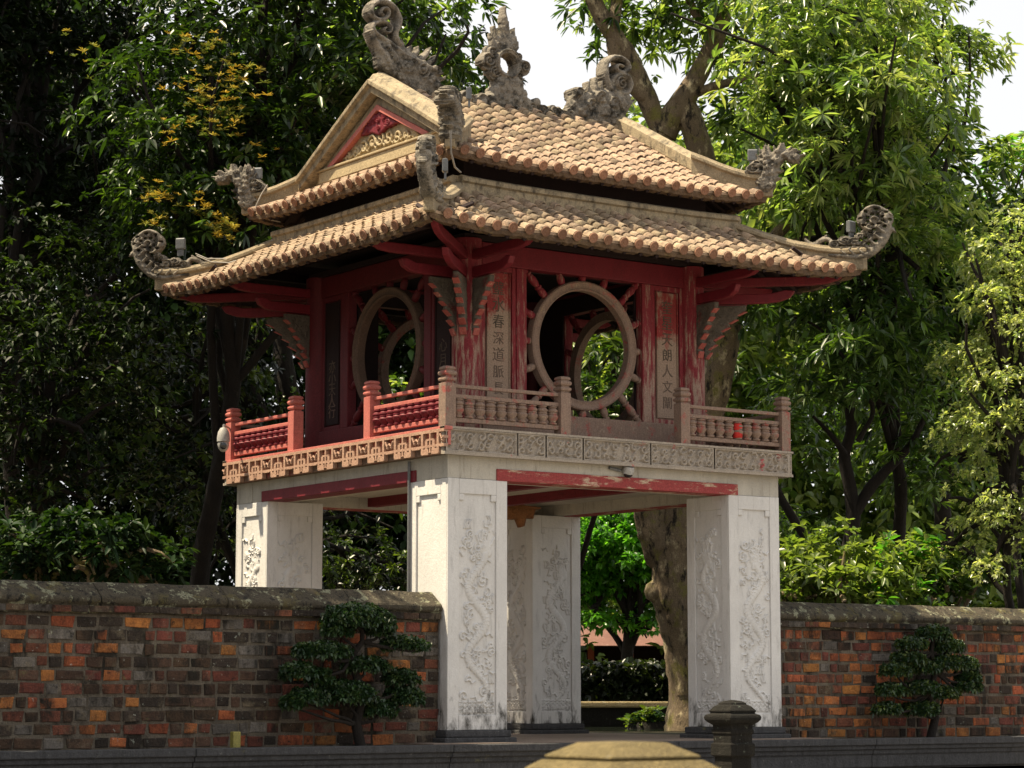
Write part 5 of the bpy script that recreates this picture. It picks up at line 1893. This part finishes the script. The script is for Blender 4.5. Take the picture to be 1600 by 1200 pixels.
pw_ = thing('pond_wall', 'low dark pond wall with a sunlit mossy top, seen through the gate', 'wall', tuple(at(975, 1083, 50)))
obj('wall_core', local_box(975, 50, -6, 6, -.2, .25, -.2, .20), 'shaded_mossy_stone', pw_)
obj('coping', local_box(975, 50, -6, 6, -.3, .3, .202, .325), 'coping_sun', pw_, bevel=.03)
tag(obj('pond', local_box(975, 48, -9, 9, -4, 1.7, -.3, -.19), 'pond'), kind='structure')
v, q, t = leaf_cloud(np.array([at(1010 + rr.normal(0, 14), 1128 + rr.normal(0, 8), 47 + rr.uniform(-.3, .3)) for _ in range(160)]), np.tile([0, 0, 1.0], (160, 1)), 8, .14, .03, pal=((.05, .09, .03), (.10, .14, .03), (.03, .07, .05)), seed=4, droop=.1)
rk = thing('potted_plant', 'small leafy plant on a mossy rock beside the trunk, seen through the gate', 'plant', tuple(at(1012, 1140, 47)))
obj('leaves', fast_mesh('leaves', v, q, t), 'leaf', rk)
p = at(1016, 1134, 47)
obj('rock', MB().lathe([(.45, -.25), (.5, -.1), (.42, .06), (.25, .16), (.05, .2)], p, 9), 'shaded_mossy_stone', rk, smooth=80)
BD = thing('temple_hall', 'low temple hall with a faded pink tiled roof beyond the gate', 'building', tuple(at(975, 1083, 112)))
mb = MB()
c = at(975, 1083, 112)


def bpt(x, y, z):
    p = Rm @ Vector((x, y, z))
    return (p.x + c[0], p.y + c[1], p.z)


mb.add([bpt(-9, -3, 2.62), bpt(9, -3, 2.62), bpt(9, 0, 3.65), bpt(-9, 0, 3.65), bpt(9, 3, 2.62), bpt(-9, 3, 2.62)], [(0, 1, 2, 3), (3, 2, 4, 5), (0, 5, 4, 1)])
obj('roof', mb, 'far_roof', BD)
obj('wall', local_box(975, 112, -8, 8, -.5, 2, -.2, 2.61), 'dark_wood', BD)
for x in (-5.2, -3.4, -1.6, .2, 2.0, 3.8, 5.6):
    obj('column', local_box(975, 112, x - .14, x + .14, -2.4, -2.1, -.2, 2.61), 'far_wall', BD)

# ================================================================== BONSAI
def bonsai(name, label, base, trunk, pads, seed, pal):
    T = thing(name, label, 'bonsai', tuple(base))
    rr = np.random.default_rng(seed)
    g = MB()
    g.tube([np.array(p) for p in trunk], list(np.linspace(.075, .03, len(trunk))), 9)
    cs, ax = [], []
    for (c, rx, rz) in pads:
        c = np.array(c)
        dd = [np.linalg.norm(np.array(p) - (c - [0, 0, rz])) for p in trunk]
        k = int(np.argmin(dd))
        g.tube(bent(trunk[k], c - [0, 0, rz * .4], -.1, .06, 6, seed), list(np.linspace(.03, .012, 6)), 6)
        m = int(1500 * rx * max(rz, .12) / .06)
        e = rr.normal(size=(m, 3))
        e /= np.linalg.norm(e, axis=1, keepdims=True)
        e[:, 2] = np.where(e[:, 2] < -.35, -e[:, 2], e[:, 2])
        q = rr.uniform(.55, 1.16, (m, 1)) * (1 + .12 * np.sin(e[:, :1] * 9 + seed) * np.cos(e[:, 1:2] * 8))
        cs.append(c + e * q * [rx, rx * .85, rz])
        ax.append(e)
    obj('trunk', g, 'dark_bark', T, smooth=70)
    cs, ax = np.concatenate(cs), np.concatenate(ax)
    v, q, t = leaf_cloud(cs, ax, 5, .06, .015, droop=.1, pal=pal, seed=seed)
    obj('foliage', fast_mesh('foliage', v, q, t), 'bonsai_leaf', T)
    return T


def by(x, y, Y=-3.28):
    return on_y(x, y, Y)


BP = ((.016, .042, .014), (.024, .056, .016), (.011, .030, .011), (.04, .07, .02))
bonsai('bonsai', 'dark green bonsai trained in round leafy pads before the left wall', by(563, 1165),
       [by(563, 1166), by(556, 1130), by(566, 1095), by(558, 1060), by(548, 1030), by(556, 1016), by(566, 1002), by(566, 985)],
       [(c_, r1_ * .86, r2_ * .86) for c_, r1_, r2_ in ((by(557, 970), .50, .22), (by(527, 985), .22, .14), (by(592, 985), .22, .14), (by(505, 1020), .36, .14), (by(478, 1018), .2, .1), (by(628, 1008), .32, .11), (by(655, 1010), .14, .07), (by(570, 1042), .34, .13), (by(466, 1052), .26, .14),
        (by(500, 1062), .2, .14), (by(626, 1062), .26, .14), (by(630, 1092), .28, .17), (by(540, 1088), .42, .2), (by(480, 1092), .28, .14), (by(455, 1100), .16, .1), (by(590, 1110), .25, .15))], 3, BP)
bonsai('bonsai', 'spreading bonsai with glossy tiered foliage before the right wall', by(1455, 1160),
       [by(1452, 1162), by(1462, 1120), by(1450, 1085), by(1462, 1050), by(1455, 1020), by(1458, 1000)],
       [(by(1458, 992), .26, .12), (by(1425, 1008), .24, .10), (by(1480, 1012), .26, .12), (by(1420, 1032), .26, .12), (by(1476, 1038), .28, .13), (by(1510, 1040), .18, .12), (by(1400, 1050), .24, .12), (by(1450, 1045), .2, .1), (by(1512, 1060), .2, .10),
        (by(1510, 1075), .24, .10), (by(1440, 1078), .3, .12), (by(1390, 1080), .2, .1), (by(1475, 1085), .22, .1), (by(1440, 1110), .28, .12), (by(1385, 1110), .22, .1)], 5, BP + ((.07, .10, .02),))
